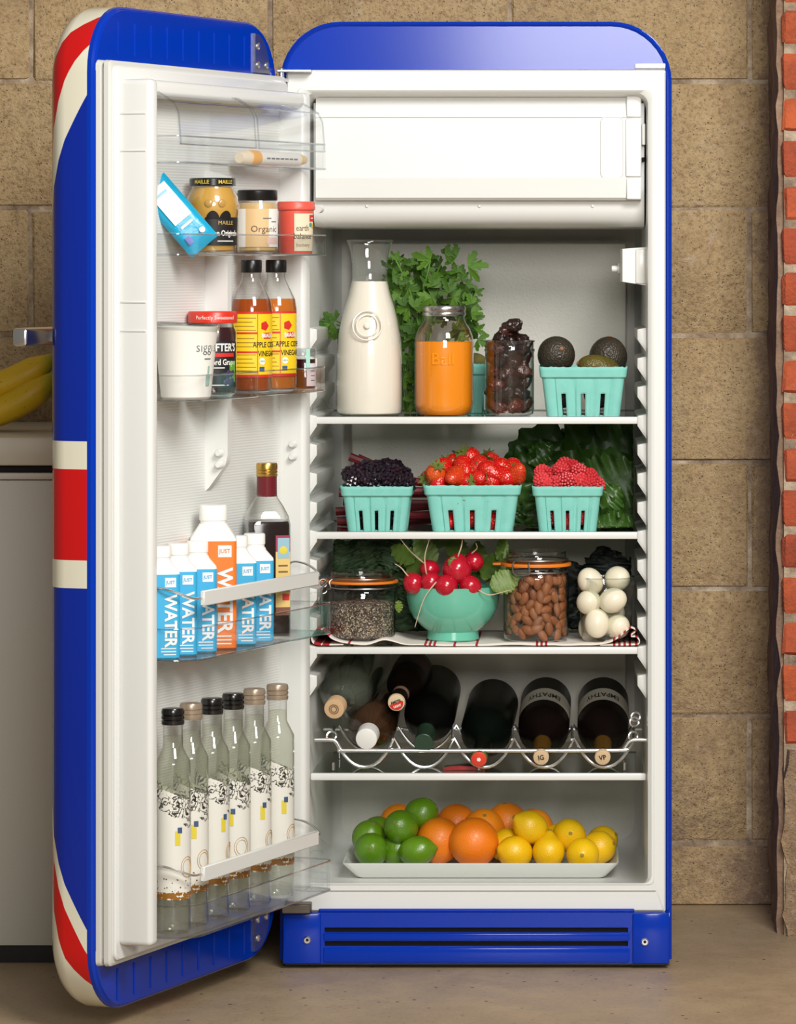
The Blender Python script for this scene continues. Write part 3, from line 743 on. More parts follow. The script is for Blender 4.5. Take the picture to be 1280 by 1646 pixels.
M('label_band', patch(.0350, .056, .0615, .0, 1.0, 12), red_ink, lb)
text('lettering', "Concord Grape", .0118, paper, lb, r=.0350, z=.048, ang=.22, bold=.0002, cx=.78)
M('small_print', patch(.0350, .0395, .0410, .0, .5, 6), paper, lb)
M('leaf_print', patch(.0351, .020, .050, .74, 1.12, 8), plain('vine_green', (96, 150, 50), .5), lb)
for i in range(8):
    aa = .55 + .11 * (i % 4) + .05 * (i // 4); zz_ = .019 + .011 * (i // 4) + .003 * (i % 2)
    M('grape_print', tr(ball(.0042, .0042, .0008, 10, 4), (.0353 * math.sin(aa), -.0353 * math.cos(aa), zz_), (R(90), 0, aa)), plain('grape_purple', (58, 40, 84), .5), lb)
M('small_print', patch(.0350, .0148, .0162, -.4, .7, 10), paper, lb)
amber = liquid('cider_vinegar', (196, 92, 22), .55); amber2 = liquid('cloudy_cider_vinegar', (222, 130, 40), .62)
ylab = plain('yellow_label', (238, 200, 24), .5)
def cider(label, loc, rz, m):
    t = T('cider_vinegar_bottle', label, 'bottle', loc, rz, 'cider vinegar bottles in the door')
    M('glass', lathe([(.026, 0), (.0300, .002), (.0312, .008), (.0312, .122), (.0285, .136), (.018, .158), (.0145, .165), (.0138, .170), (.0138, .180)], 36), clearglass, t)
    M('vinegar', lathe([(.025, .003), (.0295, .005), (.0303, .010), (.0303, .120), (.0282, .133), (.0272, .137)], 30), m, t)
    M('cap', lathe([(.0152, .176), (.0156, .177), (.0156, .1935), (.0146, .195), (.012, .195)], 32), black_pl, t)
    lb = M('label', patch(.0314, .026, .116, -1.35, 1.4, 28), ylab, t)
    for z0, z1 in ((.022, .0265), (.1155, .119)): M('label_edge', patch(.0315, z0, z1, -1.35, 1.4, 28), red_ink, lb)
    M('label_rule', patch(.0317, .027, .116, .335, .365, 2), red_ink, lb)
    for z in (.058, .086): M('label_rule', patch(.0317, z, z + .0028, -1.2, .33, 14), red_ink, lb)
    for i in range(14):
        z = .031 + i * .006
        if abs(z - .059) > .003 and abs(z - .087) > .003: M('fine_print', patch(.0317, z, z + .0011, -.95, .1 + .18 * ((i * 5) % 3) / 2, 10), plain('olive_print', (150, 110, 20), .6), lb)
    text('lettering', 'APPLE CIDER', .0112, ink, lb, r=.0317, z=.070, ang=.86, cx=.72, bold=.0002)
    text('lettering', 'VINEGAR', .0112, ink, lb, r=.0317, z=.057, ang=.9, cx=.72, bold=.0002)
    text('lettering', 'BRAGG', .0085, paper, lb, r=.0322, z=.0835, ang=.88, bold=.0003, cx=.8)
    M('name_band', patch(.0318, .079, .088, .66, 1.12, 6), red_ink, lb)
    M('star_print', tr(lathe([(.0075, 0), (.003, .0004)], 5), (.0319 * math.sin(.72), -.0319 * math.cos(.72), .098), (R(90), 0, .72)), red_ink, lb)
    M('seal_print', tr(lathe([(.0052, 0), (.005, .0003)], 18), (.0319 * math.sin(.58), -.0319 * math.cos(.58), .046), (R(90), 0, .58)), paper, lb)
    text('lettering', 'USDA', .0036, plain('seal_green', (70, 120, 80), .5), lb, r=.0323, z=.046, ang=.58)
    M('seal_print', patch(.0318, .031, .038, .44, .70, 4), blue_seal, lb)
    return t
cider('amber cider vinegar bottle with yellow label beside the jam jar', at_door(.215, 404, .8885), R(2), amber)
cider('paler cloudy cider vinegar bottle with yellow label, half hidden behind the darker one', at_door(.145, 444, .8885), R(-4), amber2)
t = T('preserve_jar', 'small dark preserve jar with pale label and mint seal strip at the bin end', 'jar', at_door(.092, 490, .8885), R(8))
M('glass', lathe([(.0145, 0), (.0165, .002), (.0165, .048), (.015, .052)], 24), clearglass, t)
M('preserve', lathe([(.014, .002), (.0158, .004), (.0158, .046)], 20), plain('dark_preserve', (48, 14, 22), .2), t)
M('lid', lathe([(.0165, .051), (.0172, .052), (.0172, .061), (.016, .0625)], 24), glass('frosted_lid', (.8, .82, .82), (.6, .62, .62), .2), t)
lb = M('label', patch(.0167, .006, .040, .1, 1.25, 10), plain('lilac_label', (216, 206, 212), .55), t)
M('seal_strip', patch(.0174, .030, .062, .05, .40, 4), plain('mint_seal', (160, 214, 196), .5), t)
for i in range(3): M('small_print', patch(.0169, .014 + .007 * i, .0152 + .007 * i, .5, 1.0, 4), gt, lb)

# second bin: packet, mustard, jar, spread tub
k = N('packet_film'); nz = k.noise(k.obj(), 40, 4)
packet_m = k.done(k.princ(S((20, 160, 200)), .28, 0, k.bump(nz, .5, .004)))
pk = T('snack_packet', 'turquoise foil packet with white panel leaning in the door bin', 'packet', at_door(.43, 325, 1.0925), R(12))
def pillow(w, h, d, nu=12, nv=16):
    V = []; Fc = []
    for s in (-1, 1):
        for j in range(nv + 1):
            for i in range(nu + 1):
                u, v = i / nu * 2 - 1, j / nv * 2 - 1
                th_ = d / 2 * (1 - u ** 4) ** .6 * (1 - abs(v) ** 3) ** .7 * (1 + .12 * noise.noise(Vector((u * 2, v * 3, s * 5.))))
                V.append((u * w / 2, s * th_, (v + 1) * h / 2))
    n1 = (nu + 1) * (nv + 1)
    for s in (0, 1):
        for j in range(nv):
            for i in range(nu):
                q = [s * n1 + j * (nu + 1) + i, s * n1 + j * (nu + 1) + i + 1, s * n1 + (j + 1) * (nu + 1) + i + 1, s * n1 + (j + 1) * (nu + 1) + i]
                Fc.append(tuple(q if s == 0 else q[::-1]))
    return V, Fc
TILT = R(-40)
pouch = M('pouch', pillow(.050, .132, .024), packet_m, pk, (.004, 0, .010), (R(-10), TILT, 0))
def on_pouch(name, x0, x1, z0, z1, m, y):
    n = 6; V = []; Fc = []
    for i in range(n + 1):
        x = x0 + (x1 - x0) * i / n; u = x / .0251; V += [(x, -.0118 * (1 - u ** 4) ** .6 - y, z0), (x, -.0118 * (1 - u ** 4) ** .6 - y, z1)]
    for i in range(n): Fc.append((2 * i, 2 * i + 2, 2 * i + 3, 2 * i + 1))
    return M(name, (V, Fc), m, pouch)
on_pouch('white_panel', -.014, .016, .048, .108, plain('packet_white', (226, 236, 238), .45), .0024)
on_pouch('white_print', -.010, .010, .038, .0415, carton_white, .0024)
on_pouch('faint_print', -.009, .010, .094, .098, plain('packet_blue_print', (150, 200, 220), .5), .0030)
on_pouch('purple_print', -.016, -.008, .014, .026, plain('packet_purple', (120, 130, 200), .5), .0014)
M('badge', tr(lathe([(.0045, 0), (.004, .0006)], 16), (.012, -.0122, .020), (R(90), 0, 0)), carton_white, pouch)
t = T('mustard_jar', 'rounded mustard jar with black and gold lid and black label', 'jar', at_door(.372, 342, 1.0925), R(8))
must = plain('mustard', (196, 150, 62), .4, var=.08)
M('glass', lathe([(.028, 0), (.0325, .002), (.0335, .010), (.0345, .040), (.0375, .058), (.0382, .070), (.0365, .082), (.031, .092), (.0295, .096), (.0295, .101)], 40), clearglass, t)
M('mustard', lathe([(.027, .003), (.0315, .005), (.0325, .012), (.0335, .040), (.0365, .058), (.0372, .070), (.0355, .081), (.030, .091), (.0285, .096)], 36), must, t)
lid = M('lid', lathe([(.032, .097), (.0335, .098), (.0335, .107), (.032, .1085), (.028, .108)], 40), capblack, t)
text('lettering', 'MAILLE', .0075, plain('gold_print', (196, 170, 60), .4), lid, r=.0336, z=.1025, ang=-.55, bold=.0002)
text('lettering', 'MAILLE', .0075, plain('gold_print2', (196, 170, 60), .4), lid, r=.0336, z=.1025, ang=.55, bold=.0002)
lb = M('label', patch(.0342, .012, .052, -.35, 1.3, 20, .0006, .0362), plain('label_black2', (22, 20, 22), .45), t)
V = []; Fc = []
for i in range(33):
    u = -.30 + 1.04 * i / 32; zt = .0505 + .011 * abs(math.sin(pi * i / 16)) ** .6
    for z in (.048, zt): rr2 = .0358 + (.0385 - .0358) * min(1, (z - .048) / .012) + .0006; V.append((rr2 * math.sin(u), -rr2 * math.cos(u), z))
for i in range(32): Fc.append((2 * i, 2 * i + 2, 2 * i + 3, 2 * i + 1))
M('label_arch', (V, Fc), plain('label_black3', (22, 20, 22), .45), lb)
text('lettering', 'MAILLE', .0078, plain('label_gold', (200, 164, 96), .4), lb, r=.0370, z=.044, ang=.5)
text('lettering', 'Dijon Originale', .0112, paper, lb, r=.0366, z=.029, ang=.42, bold=.0003, cx=.72)
M('small_print', patch(.0358, .0172, .0188, .15, .9, 8), paper, lb)
emb = plain('mustard_embossed', (178, 138, 72), .25)
M('embossed_crest', tr(ball(.006, .006, .0015, 14, 6), (.0376 * math.sin(-.2), -.0376 * math.cos(-.2), .072), (R(90), 0, -.2)), emb, t)
M('embossed_crest', tr(ball(.006, .006, .0015, 14, 6), (.0376 * math.sin(.32), -.0376 * math.cos(.32), .072), (R(90), 0, .32)), emb, t)
t = T('nut_butter_jar', 'straight jar of beige spread with black lid and white label', 'jar', at_door(.205, 414, 1.0925), R(6))
M('glass', lathe([(.026, 0), (.0295, .002), (.0302, .006), (.0302, .070), (.028, .076), (.0275, .080)], 36), clearglass, t)
M('spread', lathe([(.025, .003), (.0285, .005), (.0293, .008), (.0293, .069), (.027, .075)], 30), plain('tahini', (206, 172, 118), .4), t)
M('lid', lathe([(.0288, .0785), (.0295, .0795), (.0295, .0925), (.0282, .094)], 36), black_pl, t)
lb = M('label', patch(.0304, .010, .066, -1.15, 1.3, 24), plain('tan_label', (218, 184, 134), .55), t)
M('label_white', patch(.0306, .010, .066, .55, 1.3, 10), plain('white_label', (232, 228, 222), .55), lb)
M('label_white', patch(.0306, .010, .066, -1.15, -.62, 6), plain('white_label2', (232, 228, 222), .55), lb)
text('lettering', 'Organic', .0135, plain('brown_ink', (84, 62, 44), .6), lb, r=.0307, z=.036, ang=.36)
M('small_print', patch(.0308, .0512, .0526, .25, .7, 6), gt, lb)
M('small_print', patch(.0308, .0462, .0476, .7, 1.05, 5), gt, lb)
M('pink_print', patch(.0308, .014, .024, .45, 1.15, 8), plain('pink_print', (232, 196, 186), .55), lb)
t = T('spread_tub', 'coral red spread tub with cream label at the bin end', 'tub', at_door(.108, 476, 1.0925), R(10))
coral = plain('coral_plastic', (226, 92, 76), .38)
M('tub', lathe([(.0235, 0), (.0245, .002), (.0262, .066)], 36), coral, t)
M('lid', lathe([(.0262, .064), (.0285, .066), (.0290, .069), (.0280, .072), (.0278, .077), (.026, .078)], 36), coral, t)
lb = M('label', patch(.0252, .004, .060, -.2, 1.15, 16, .0005, .0262), plain('cream_paper', (226, 214, 184), .55), t)
bi = plain('brown_ink2', (96, 64, 50), .6)
text('lettering', 'earth', .0125, bi, lb, r=.0264, z=.038, ang=.30, cx=.8)
text('lettering', 'balance', .0125, bi, lb, r=.0262, z=.026, ang=.34, cx=.8)
text('lettering', 'buttery', .0075, plain('tan_ink', (150, 120, 92), .6), lb, r=.0260, z=.013, ang=.34)
M('red_ribbon', patch(.0266, .048, .058, .75, 1.2, 5), red_ink, lb)
M('small_print', patch(.0270, .0523, .0536, .84, 1.08, 4), paper, lb)
for aa, zz_, cc in ((.86, .043, (70, 150, 140)), (1.05, .041, (210, 170, 40))): M('dot_print', tr(lathe([(.0036, 0), (.003, .0003)], 14), (.0264 * math.sin(aa), -.0264 * math.cos(aa), zz_), (R(90), 0, aa)), plain('dot', cc, .5), lb)
# tube in the dairy bin
q0, q1 = at_door(.235, 392, 1.2335), at_door(.075, 490, 1.2335)
ax_ = (q1 - q0); L = ax_.length
t = T('wrapped_tube', 'white paper wrapped tube with orange ends lying in the top door bin', 'tube', (q0.x, q0.y, q0.z - .011), math.atan2(ax_.y, ax_.x))
cyl = lambda r0, r1, x0, x1: tr(lathe([(r0 * .92, x0), (r0, x0 + .001), (r1, x1 - .001), (r1 * .92, x1)], 20), (0, 0, .011), (0, R(90), 0))
org = plain('orange_cap', (232, 160, 30), .4)
M('end_cap', cyl(.0115, .0115, .010, .034), org, t); M('wrapper', cyl(.0102, .0102, .034, L - .022), plain('tube_paper', (228, 224, 216), .5), t)
M('tip', cyl(.0098, .006, L - .022, L), plain('pale_orange', (232, 188, 110), .45), t); M('foil_end', cyl(.0085, .0112, -.012, .010), plain('tube_cream', (226, 206, 178), .4), t)
for i in range(7): x_ = .046 + i * .012; M('small_print', box(x_, x_ + .009, -.0106, -.0098, .0098, .0122), gt, t)

# ------------------------------------------------------------------ shelf 1
def prof(rows, Y, base):
    """profile from photograph rows (y, half width) at depth Y"""
    s = px2m(Y); return [(hw * s, (base - y) * s) for y, hw in rows][::-1] if rows[0][0] < rows[-1][0] else [(hw * s, (base - y) * s) for y, hw in rows]
Z1, Z2, Z3, Z4 = (SZ[i] for i in (1, 2, 3, 4))
def on(px, Y, z): return Vector((P(px, 0, Y).x, Y, z))
Y = .095
t = T('milk_carafe', 'tall flared glass carafe filled with white milk on the top shelf', 'carafe', on(594.5, Y, Z1))
cr = [(388, 36), (390, 36.5), (396, 34), (410, 30.5), (428, 28.3), (442, 28), (455, 29.5), (475, 35), (495, 41.5), (515, 46.5), (540, 50.5), (575, 53), (620, 53.7), (655, 53.5), (664, 52), (667.5, 47)]
M('glass', lathe(prof(cr, Y, 668), 48, True, False), clearglass, t)
milk = plain('milk', (236, 228, 214), .28)
M('milk', lathe([(r - .0014, z) for r, z in prof([r for r in cr if r[0] > 454], Y, 668)][:-1] + [(.0275, .208)], 44), milk, t)
M('rim', tube([(.0352 * math.cos(a), .0352 * math.sin(a), .2712) for a in [2 * pi * i / 36 for i in range(36)]], .0014, 6, True), clearglass, t)
for ra in (.0225, .0165): M('embossed_ring', tube([(ra * math.cos(u) - .001, -.0455 + .004 * math.sin(u) - .0035, .140 + ra * math.sin(u)) for u in [2 * pi * i / 32 for i in range(32)]], .0013, 6, True), plain('milk_glass', (238, 232, 220), .08), t)
M('embossed_mark', tr(ball(.005, .0018, .005, 12, 8), (-.001, -.0492, .140)), plain('milk_glass2', (240, 234, 222), .08), t)

Y = .085
t = T('juice_jar', 'mason jar half full of orange juice with silver screw lid', 'jar', on(714, Y, Z1))
jr = [(508, 33.5), (514, 33), (520, 36), (530, 42), (541, 46), (552, 47.5), (650, 47.5), (662, 45), (668, 39)]
M('glass', lathe(prof(jr, Y, 669), 44), clearglass, t)
M('juice', lathe([(r - .0012, z + .001) for r, z in prof([r for r in jr if r[0] > 551], Y, 669)] + [(.0445, .1055)], 40), plain('orange_juice', (240, 142, 16), .3), t)
s = px2m(Y)
ld = M('lid', lathe([(34.5 * s, .1545), (35.2 * s, .1555), (35.2 * s, .1595), (34.2 * s, .161), (35.2 * s, .1625), (35.2 * s, .168), (33.5 * s, .1705), (31 * s, .1695)], 44), plain('zinc_lid', (190, 188, 184), .25, 1.0), t)
text('embossing', 'Ball', .026, plain('embossed_glass', (242, 148, 24), .12), t, r=.0458, z=.088, bold=.0002)

def pulp_basket(name, label, loc, wt, wb_, dt, db, h, m, rz=0, group=None):
    t = T(name, label, 'basket', loc, rz, group)
    nzv = [0, .10, .14, .30, .46, .50, .62, .76, .80, .82, .93, 1.0]
    xs_ = [i / 36 for i in range(37)]
    def side(L):   # parametric list along one side 0..1
        return xs_[:-1]
    loops = []; slotcells = set(); per = []
    for sd in range(4):
        for u in side(0): per.append((sd, u))
    n = len(per)
    def pt(sd, u, w, d):
        c = .10
        x, y = ((-w / 2 + u * w, -d / 2), (w / 2, -d / 2 + u * d), (w / 2 - u * w, d / 2), (-w / 2, d / 2 - u * d))[sd]
        r = .010; qx, qy = max(-w / 2 + r, min(w / 2 - r, x)), max(-d / 2 + r, min(d / 2 - r, y))
        v = Vector((x - qx, y - qy))
        if v.length > r: v = v.normalized() * r
        return qx + v.x, qy + v.y
    for k2, zf in enumerate(nzv):
        w = wb_ + (wt - wb_) * zf; d = db + (dt - db) * zf; loop = []
        for (sd, u) in per:
            off = 0.0
            if zf < .8 and .06 < u < .94:
                fl_ = min(abs(u - c) for c in (.25, .5, .75)); off = .0022 if fl_ > .085 and .12 < u < .88 else .0
                if fl_ <= .085 and zf > .62: off = .0012
            if zf >= .80: off = -.0028
            x, y = pt(sd, u, w - 2 * off, d - 2 * off)
            z = zf * h + (.0016 * noise.noise(Vector((x * 260, y * 260, 0))) if zf == 1.0 else 0)
            loop.append((x, y, z))
        loops.append(loop)
    V = [p for l in loops for p in l]; Fc = []
    for k2 in range(len(nzv) - 1):
        for i in range(n):
            sd, u = per[i]; um = u + .5 / 36
            if 0 <= nzv[k2] < .46 and nzv[k2] >= .0 and min(abs(um - c) for c in (.25, .5, .75)) < .0145: continue
            j = (i + 1) % n; Fc.append((k2 * n + i, k2 * n + j, (k2 + 1) * n + j, (k2 + 1) * n + i))
    Fc.append(tuple(reversed(range(n))))
    o = M('pulp_shell', (V, Fc), m, t, sharp=30)
    md = o.modifiers.new('thick', 'SOLIDIFY'); md.thickness = .0018; md.offset = -1
    return t
k = N('moulded_pulp'); nz = k.noise(k.obj(), 420, 4, .7); n2 = k.noise(k.obj(), 60, 3)
pulp = k.done(k.princ(k.mix(n2, S((116, 192, 180)), S((138, 206, 194))), .85, 0, k.bump(nz, .35, .0012)))
s = px2m(.09)
pulp_basket('pulp_basket', 'mint green pulp basket heaped with avocados on the top shelf', on(938, .092, Z1), 136 * s, 117 * s, .104, .090, 79 * s, pulp)
pulp_basket('pulp_basket', 'mint green pulp basket standing mostly hidden behind the juice and date jars', on(756, .225, Z1), .105, .090, .100, .085, 80 * s, pulp)
# avocados
k = N('avocado_skin'); vo = k.n('TexVoronoi', {'Vector': k.obj(), 'Scale': 330.0}); n2 = k.noise(k.obj(), 30, 4)
avo_dark = k.done(k.princ(k.mix(n2, S((40, 34, 28)), S((66, 58, 44))), .42, 0, k.bump(vo.outputs['Distance'], .6, .002)))
k = N('avocado_green'); vo = k.n('TexVoronoi', {'Vector': k.obj(), 'Scale': 330.0}); n2 = k.noise(k.obj(), 40, 4)
avo_green = k.done(k.princ(k.mix(n2, S((62, 54, 22)), S((110, 98, 30))), .38, 0, k.bump(vo.outputs['Distance'], .5, .002)))
def avocado(label, px, py, Y, rx, rz_, m, rot):
    s = px2m(Y); fn = lambda d: 1 - .16 * max(0, d.z) ** 1.2
    t = T('avocado', label, 'avocado', P(px, py, Y)); t.rotation_euler = rot
    M('fruit', ball(rx * s, rx * s, rz_ * s, 28, 18, fn), m, t)
    M('stem_scar', tr(lathe([(.0032, 0), (.0028, .0015)], 10), (0, 0, rz_ * s * .832)), plain('stem_scar', (150, 96, 50), .7), t)
avocado('round dark avocado at the left end of the green basket', 895, 570, .085, 30.5, 35, avo_dark, (R(68), R(20), R(10)))
avocado('tall dark avocado standing upright at the right of the green basket', 978, 572, .115, 31, 37, avo_dark, (R(-8), R(4), 0))
avocado('olive green avocado lying low in front of the other two', 961, 592, .070, 22, 40, avo_green, (R(10), R(-76), 0))
for x_, y_, l_ in ((905, .095, 'filler avocado added inside the basket to darken its slots, under the round avocado'), (965, .10, 'filler avocado added inside the basket to darken its slots, under the olive green avocado')): avocado(l_, x_, 632, y_, 24, 27, avo_dark, (R(20), R(80), 0))  # unseen filler fruit, added so the basket slots read dark
M('fruit', ball(.022, .018, .016, 20, 12), plain('fig_brown', (110, 104, 50), .6, var=.3), None, on(762, .225, Z1 + .078))
tag(bpy.data.objects[-1] if False else col.objects[-1], 'small olive brown fruit showing above the hidden green basket', 'fruit'); col.objects[-1].name = 'brown_fruit'
# dates in a jar
Y = .08; s = px2m(Y)
t = T('date_jar', 'open faceted glass jar packed with dark dates', 'jar', on(819.5, Y, Z1))
M('glass', lathe([(33 * s, 0), (38 * s, .003), (39.5 * s, .010), (39.5 * s, .098), (40.5 * s, .100), (40.5 * s, .103), (39 * s, .105), (39 * s, .113), (40 * s, .1145), (40 * s, .1165), (38.5 * s, .117), (38 * s, .100), (37.5 * s, .010), (32 * s, .005)], 40), clearglass, t)
for z in (.1015, .1155): M('rim', tube([(39.8 * s * math.cos(u), 39.8 * s * math.sin(u), z) for u in [2 * pi * i / 40 for i in range(40)]], .0013, 6, True), clear_rim, t)
k = N('date_skin'); n2 = k.noise(k.obj(), 90, 4); n3 = k.noise(k.obj(), 26, 3); rn = k.n('ObjectInfo').outputs['Random']
c = k.mix(k.ramp(rn, [(.45, (0,) * 3), (.9, (1,) * 3)]), S((42, 22, 18)), S((112, 44, 24)))
date_m = k.done(k.princ(k.mix(n3, S((34, 18, 16)), c), .2, 0, k.bump(k.math('ADD', n2, k.math('MULTIPLY', n3, 2.0)), .9, .004), Coat_Weight=.3))
dm = None; rd = random.Random(5); jc = on(819.5, Y, Z1)
dpos = []
for lev in range(6):
    for q in range(5):
        th_ = 2 * pi * (q / 5) + lev * .7 + rd.uniform(-.2, .2)
        dpos.append((.0215 * math.cos(th_), .0215 * math.sin(th_), .016 + lev * .0178 + rd.uniform(-.002, .002)))
dpos += [(-.014, -.008, .119), (.016, -.006, .116), (.000, .012, .122), (-.002, -.004, .131), (.004, -.010, .1385)]
for i, dp in enumerate(dpos):
    fn = lambda d: 1 + .22 * noise.noise(d * 2.6 + Vector((i, 0, 0))) + .06 * noise.noise(d * 7)
    if i % 6 == 0 or dm is None: o = M('date', ball(.0115, .0108, .0178, 20, 16, fn), date_m)
    else: o = M('date', dm, None)
    dm = o.data; o.location = jc + Vector(dp)
    o.rotation_euler = (rd.uniform(-1.2, 1.2), rd.uniform(-1.2, 1.2), rd.uniform(0, 6)) if i < 30 else (R(80), R(20 * i), R(60 + 35 * i))
    if i == len(dpos) - 1: o.rotation_euler = (R(10), R(70), 0); tag(o, 'reddish date crowning the heap in the glass jar', 'date', 'dates in the glass jar')
    else: tag(o, 'glossy wrinkled dark date packed in the glass jar', 'date', 'dates in the glass jar')

# ------------------------------------------------------------------ leaves
def leaf_m(name, c0, c1, rough=.45, vein=None):
    k = N(name); n2 = k.noise(k.obj(), 40, 4); rn = k.n('ObjectInfo').outputs['Random']
    c = k.mix(k.math('MULTIPLY', k.math('ADD', n2, rn), .5), S(c0), S(c1))
    sh = k.princ(c, rough, 0, k.bump(k.noise(k.obj(), 120, 3), .3, .002))
    return k.done(k.n('MixShader', {0: .22, 1: sh, 2: k.n('BsdfTranslucent', {0: c})}))
pars = leaf_m('parsley_leaf', (24, 64, 12), (104, 152, 40)); pstem = plain('parsley_stem', (96, 140, 50), .5)
def parsley_leaf(seed):
    rr2 = random.Random(seed); V = [(0, 0, 0)]; out = []
    for c_ang, L in ((0, 1.0), (R(58), .82), (R(-58), .82)):
        for (u, w) in ((.24, -.10), (.46, -.26), (.50, -.14), (.70, -.32), (.66, -.16), (.90, -.17), (1.05, 0), (.90, .17), (.66, .16), (.70, .32), (.50, .14), (.46, .26), (.24, .10)):
            ang = c_ang + w * .95 / max(u, .5); out.append((ang, L * u * rr2.uniform(.92, 1.08)))
    seq = []
    for gi in (2, 0, 1): seq += out[gi * 13:(gi + 1) * 13]
    for ang, r in seq: V.append((r * math.sin(ang), r * math.cos(ang), .16 * math.sin(ang * 3) * r - .25 * r * r + rr2.uniform(-.03, .03)))
    n = len(V); return V, [(0, i, i + 1) for i in range(1, n - 1)]
pmesh = []
for i in range(4):
    o = M('leaf', parsley_leaf(i), pars); pmesh.append(o.data); bpy.data.objects.remove(o)
pb = T('parsley_bunch', 'leafy bunch of flat parsley behind the carafe and juice jar', 'parsley', on(662, .20, Z1)); o0 = pb.location.copy()
rp_ = random.Random(11); tips = []
def add_pleaf(px, py, Y, sz, roll, pitch=None):
    q = P(px, py, Y) - o0
    e = (R(pitch if pitch is not None else rp_.uniform(50, 95)), R(rp_.uniform(-28, 28)), 0)
    m = Euler(e).to_matrix() @ Matrix.Rotation(roll, 3, 'Z')
    M('leaf', pmesh[rp_.randrange(4)], None, pb, q, m.to_euler(), scale=(sz, sz, sz)); tips.append(q)
SPK = .72
spots = [(640, 440, 1), (655, 425, .6), (672, 440, 1.1), (690, 455, 1.1), (712, 450, 1.2), (730, 470, 1.1), (745, 490, 1.1), (760, 505, 1), (765, 480, .8), (700, 480, 1.3), (670, 475, 1.2), (650, 470, 1.2), (640, 500, 1), (655, 520, 1.1), (720, 500, 1.1), (745, 520, 1), (765, 530, .8), (690, 505, 1.1), (660, 550, 1), (655, 580, .9), (650, 610, .9), (680, 430, .7), (705, 425, .7), (740, 445, .9), (660, 500, 1.1), (675, 530, 1), (720, 480, 1.2), (755, 465, .8), (640, 415, .7), (700, 500, 1), (765, 505, .8), (735, 535, .8), (658, 640, .7), (662, 450, 1), (632, 470, .9), (632, 440, .8), (690, 470, 1)]
for (x, y, s2) in spots:
    for rep in range(4):
        add_pleaf(x + rp_.uniform(-11, 11), y + rp_.uniform(-11, 11), rp_.uniform(.13, .24), .023 * s2 * rp_.uniform(.8, 1.15), rp_.uniform(-2.2, 2.2))
for (x, y, ro, sz) in ((752, 428, -1.9, .034), (735, 412, .7, .028), (692, 418, 1.5, .030), (715, 408, -1.2, .022), (768, 545, -2.6, .024)): add_pleaf(x, y, .15, sz, ro, 78)
for (x, y, ro, sz) in ((538, 522, 2.0, .03), (531, 520, 1.2, .026), (545, 528, 2.8, .026), (540, 515, .9, .022)): add_pleaf(x, y, .18, sz, ro, 80)
M('stem', tube(cat([tuple(P(541, 522, .18) - o0), (-.09, -.01, .13), (-.03, .0, .10), (0, 0, .03)], 5), .0013, 5), pstem, pb)
for i, tp in enumerate(tips[::6]):
    bx = rp_.uniform(-.012, .018); by = rp_.uniform(-.015, .02)
    M('stem', tube(cat([(bx, by, .001), (bx * 1.5, by, .06), (tp.x * .6 + bx, tp.y * .6, max(.07, tp.z * .75)), tuple(tp)], 4), .0014, 5), pstem, pb)

def blade(L, W, ruff, freq, seed, nu=22, nv=10, curl=.3, tip=.9, fold=.1):
    """ruffled leaf blade along +y, facing +z"""
    V = []; Fc = []
    for i in range(nu + 1):
        u = i / nu; w = W / 2 * (math.sin(pi * min(1, u * .96 + .03) ** tip) ** .7) + .0005
        for j in range(nv + 1):
            v = j / nv * 2 - 1; e = abs(v) ** 1.7
            z = ruff * e * (math.sin(freq * u * 2 * pi + (1.3 if v > 0 else 0) + seed) + .6 * noise.noise(Vector((u * freq * 1.3, v * 3, seed)))) + fold * abs(v) * w
            z += .25 * ruff * noise.noise(Vector((u * 9, v * 6, seed + 5.))) - curl * L * u * u * .5
            if freq > 8:
                z += ruff * (.4 + e) * 2.0 * noise.noise(Vector((u * 9 + seed, v * 5, seed))) + ruff * .5 * noise.noise(Vector((u * 19, v * 11, seed + 3.)))
            V.append((v * w * (1 + .10 * math.sin(freq * u * 3 * pi + seed) * e), u * L, z))
    for i in range(nu):
        for j in range(nv):
            a = i * (nv + 1) + j; Fc.append((a, a + 1, a + nv + 2, a + nv + 1))
    return V, Fc
BOUND = [-.23, .24, .36, 0, 9]
def place_blade(parent, vf, m, base, ang, pitch=75, yaw=0, org=None):
    """base in world; ang = direction of the leaf tip as seen from the front, 0 = up, positive = to the right"""
    rm = Matrix.Rotation(R(ang), 3, 'Y') @ Matrix.Rotation(R(yaw), 3, 'Z') @ Matrix.Rotation(R(pitch), 3, 'X'); out = []
    x0, x1, y1, z0, z1 = BOUND
    def soft(v, lo, hi): return lo + .25 * (1 - math.exp(-(lo - v) * 30)) * .03 if v < lo else (hi - .25 * (1 - math.exp(-(v - hi) * 30)) * .03 if v > hi else v)
    for p in vf[0]:
        q = rm @ Vector(p) + base
        out.append(Vector((soft(q.x, x0, x1), min(q.y, y1), soft(q.z, z0, z1))) - base)
    return M('leaf', (out, vf[1]), m, parent, base - org, sharp=None)
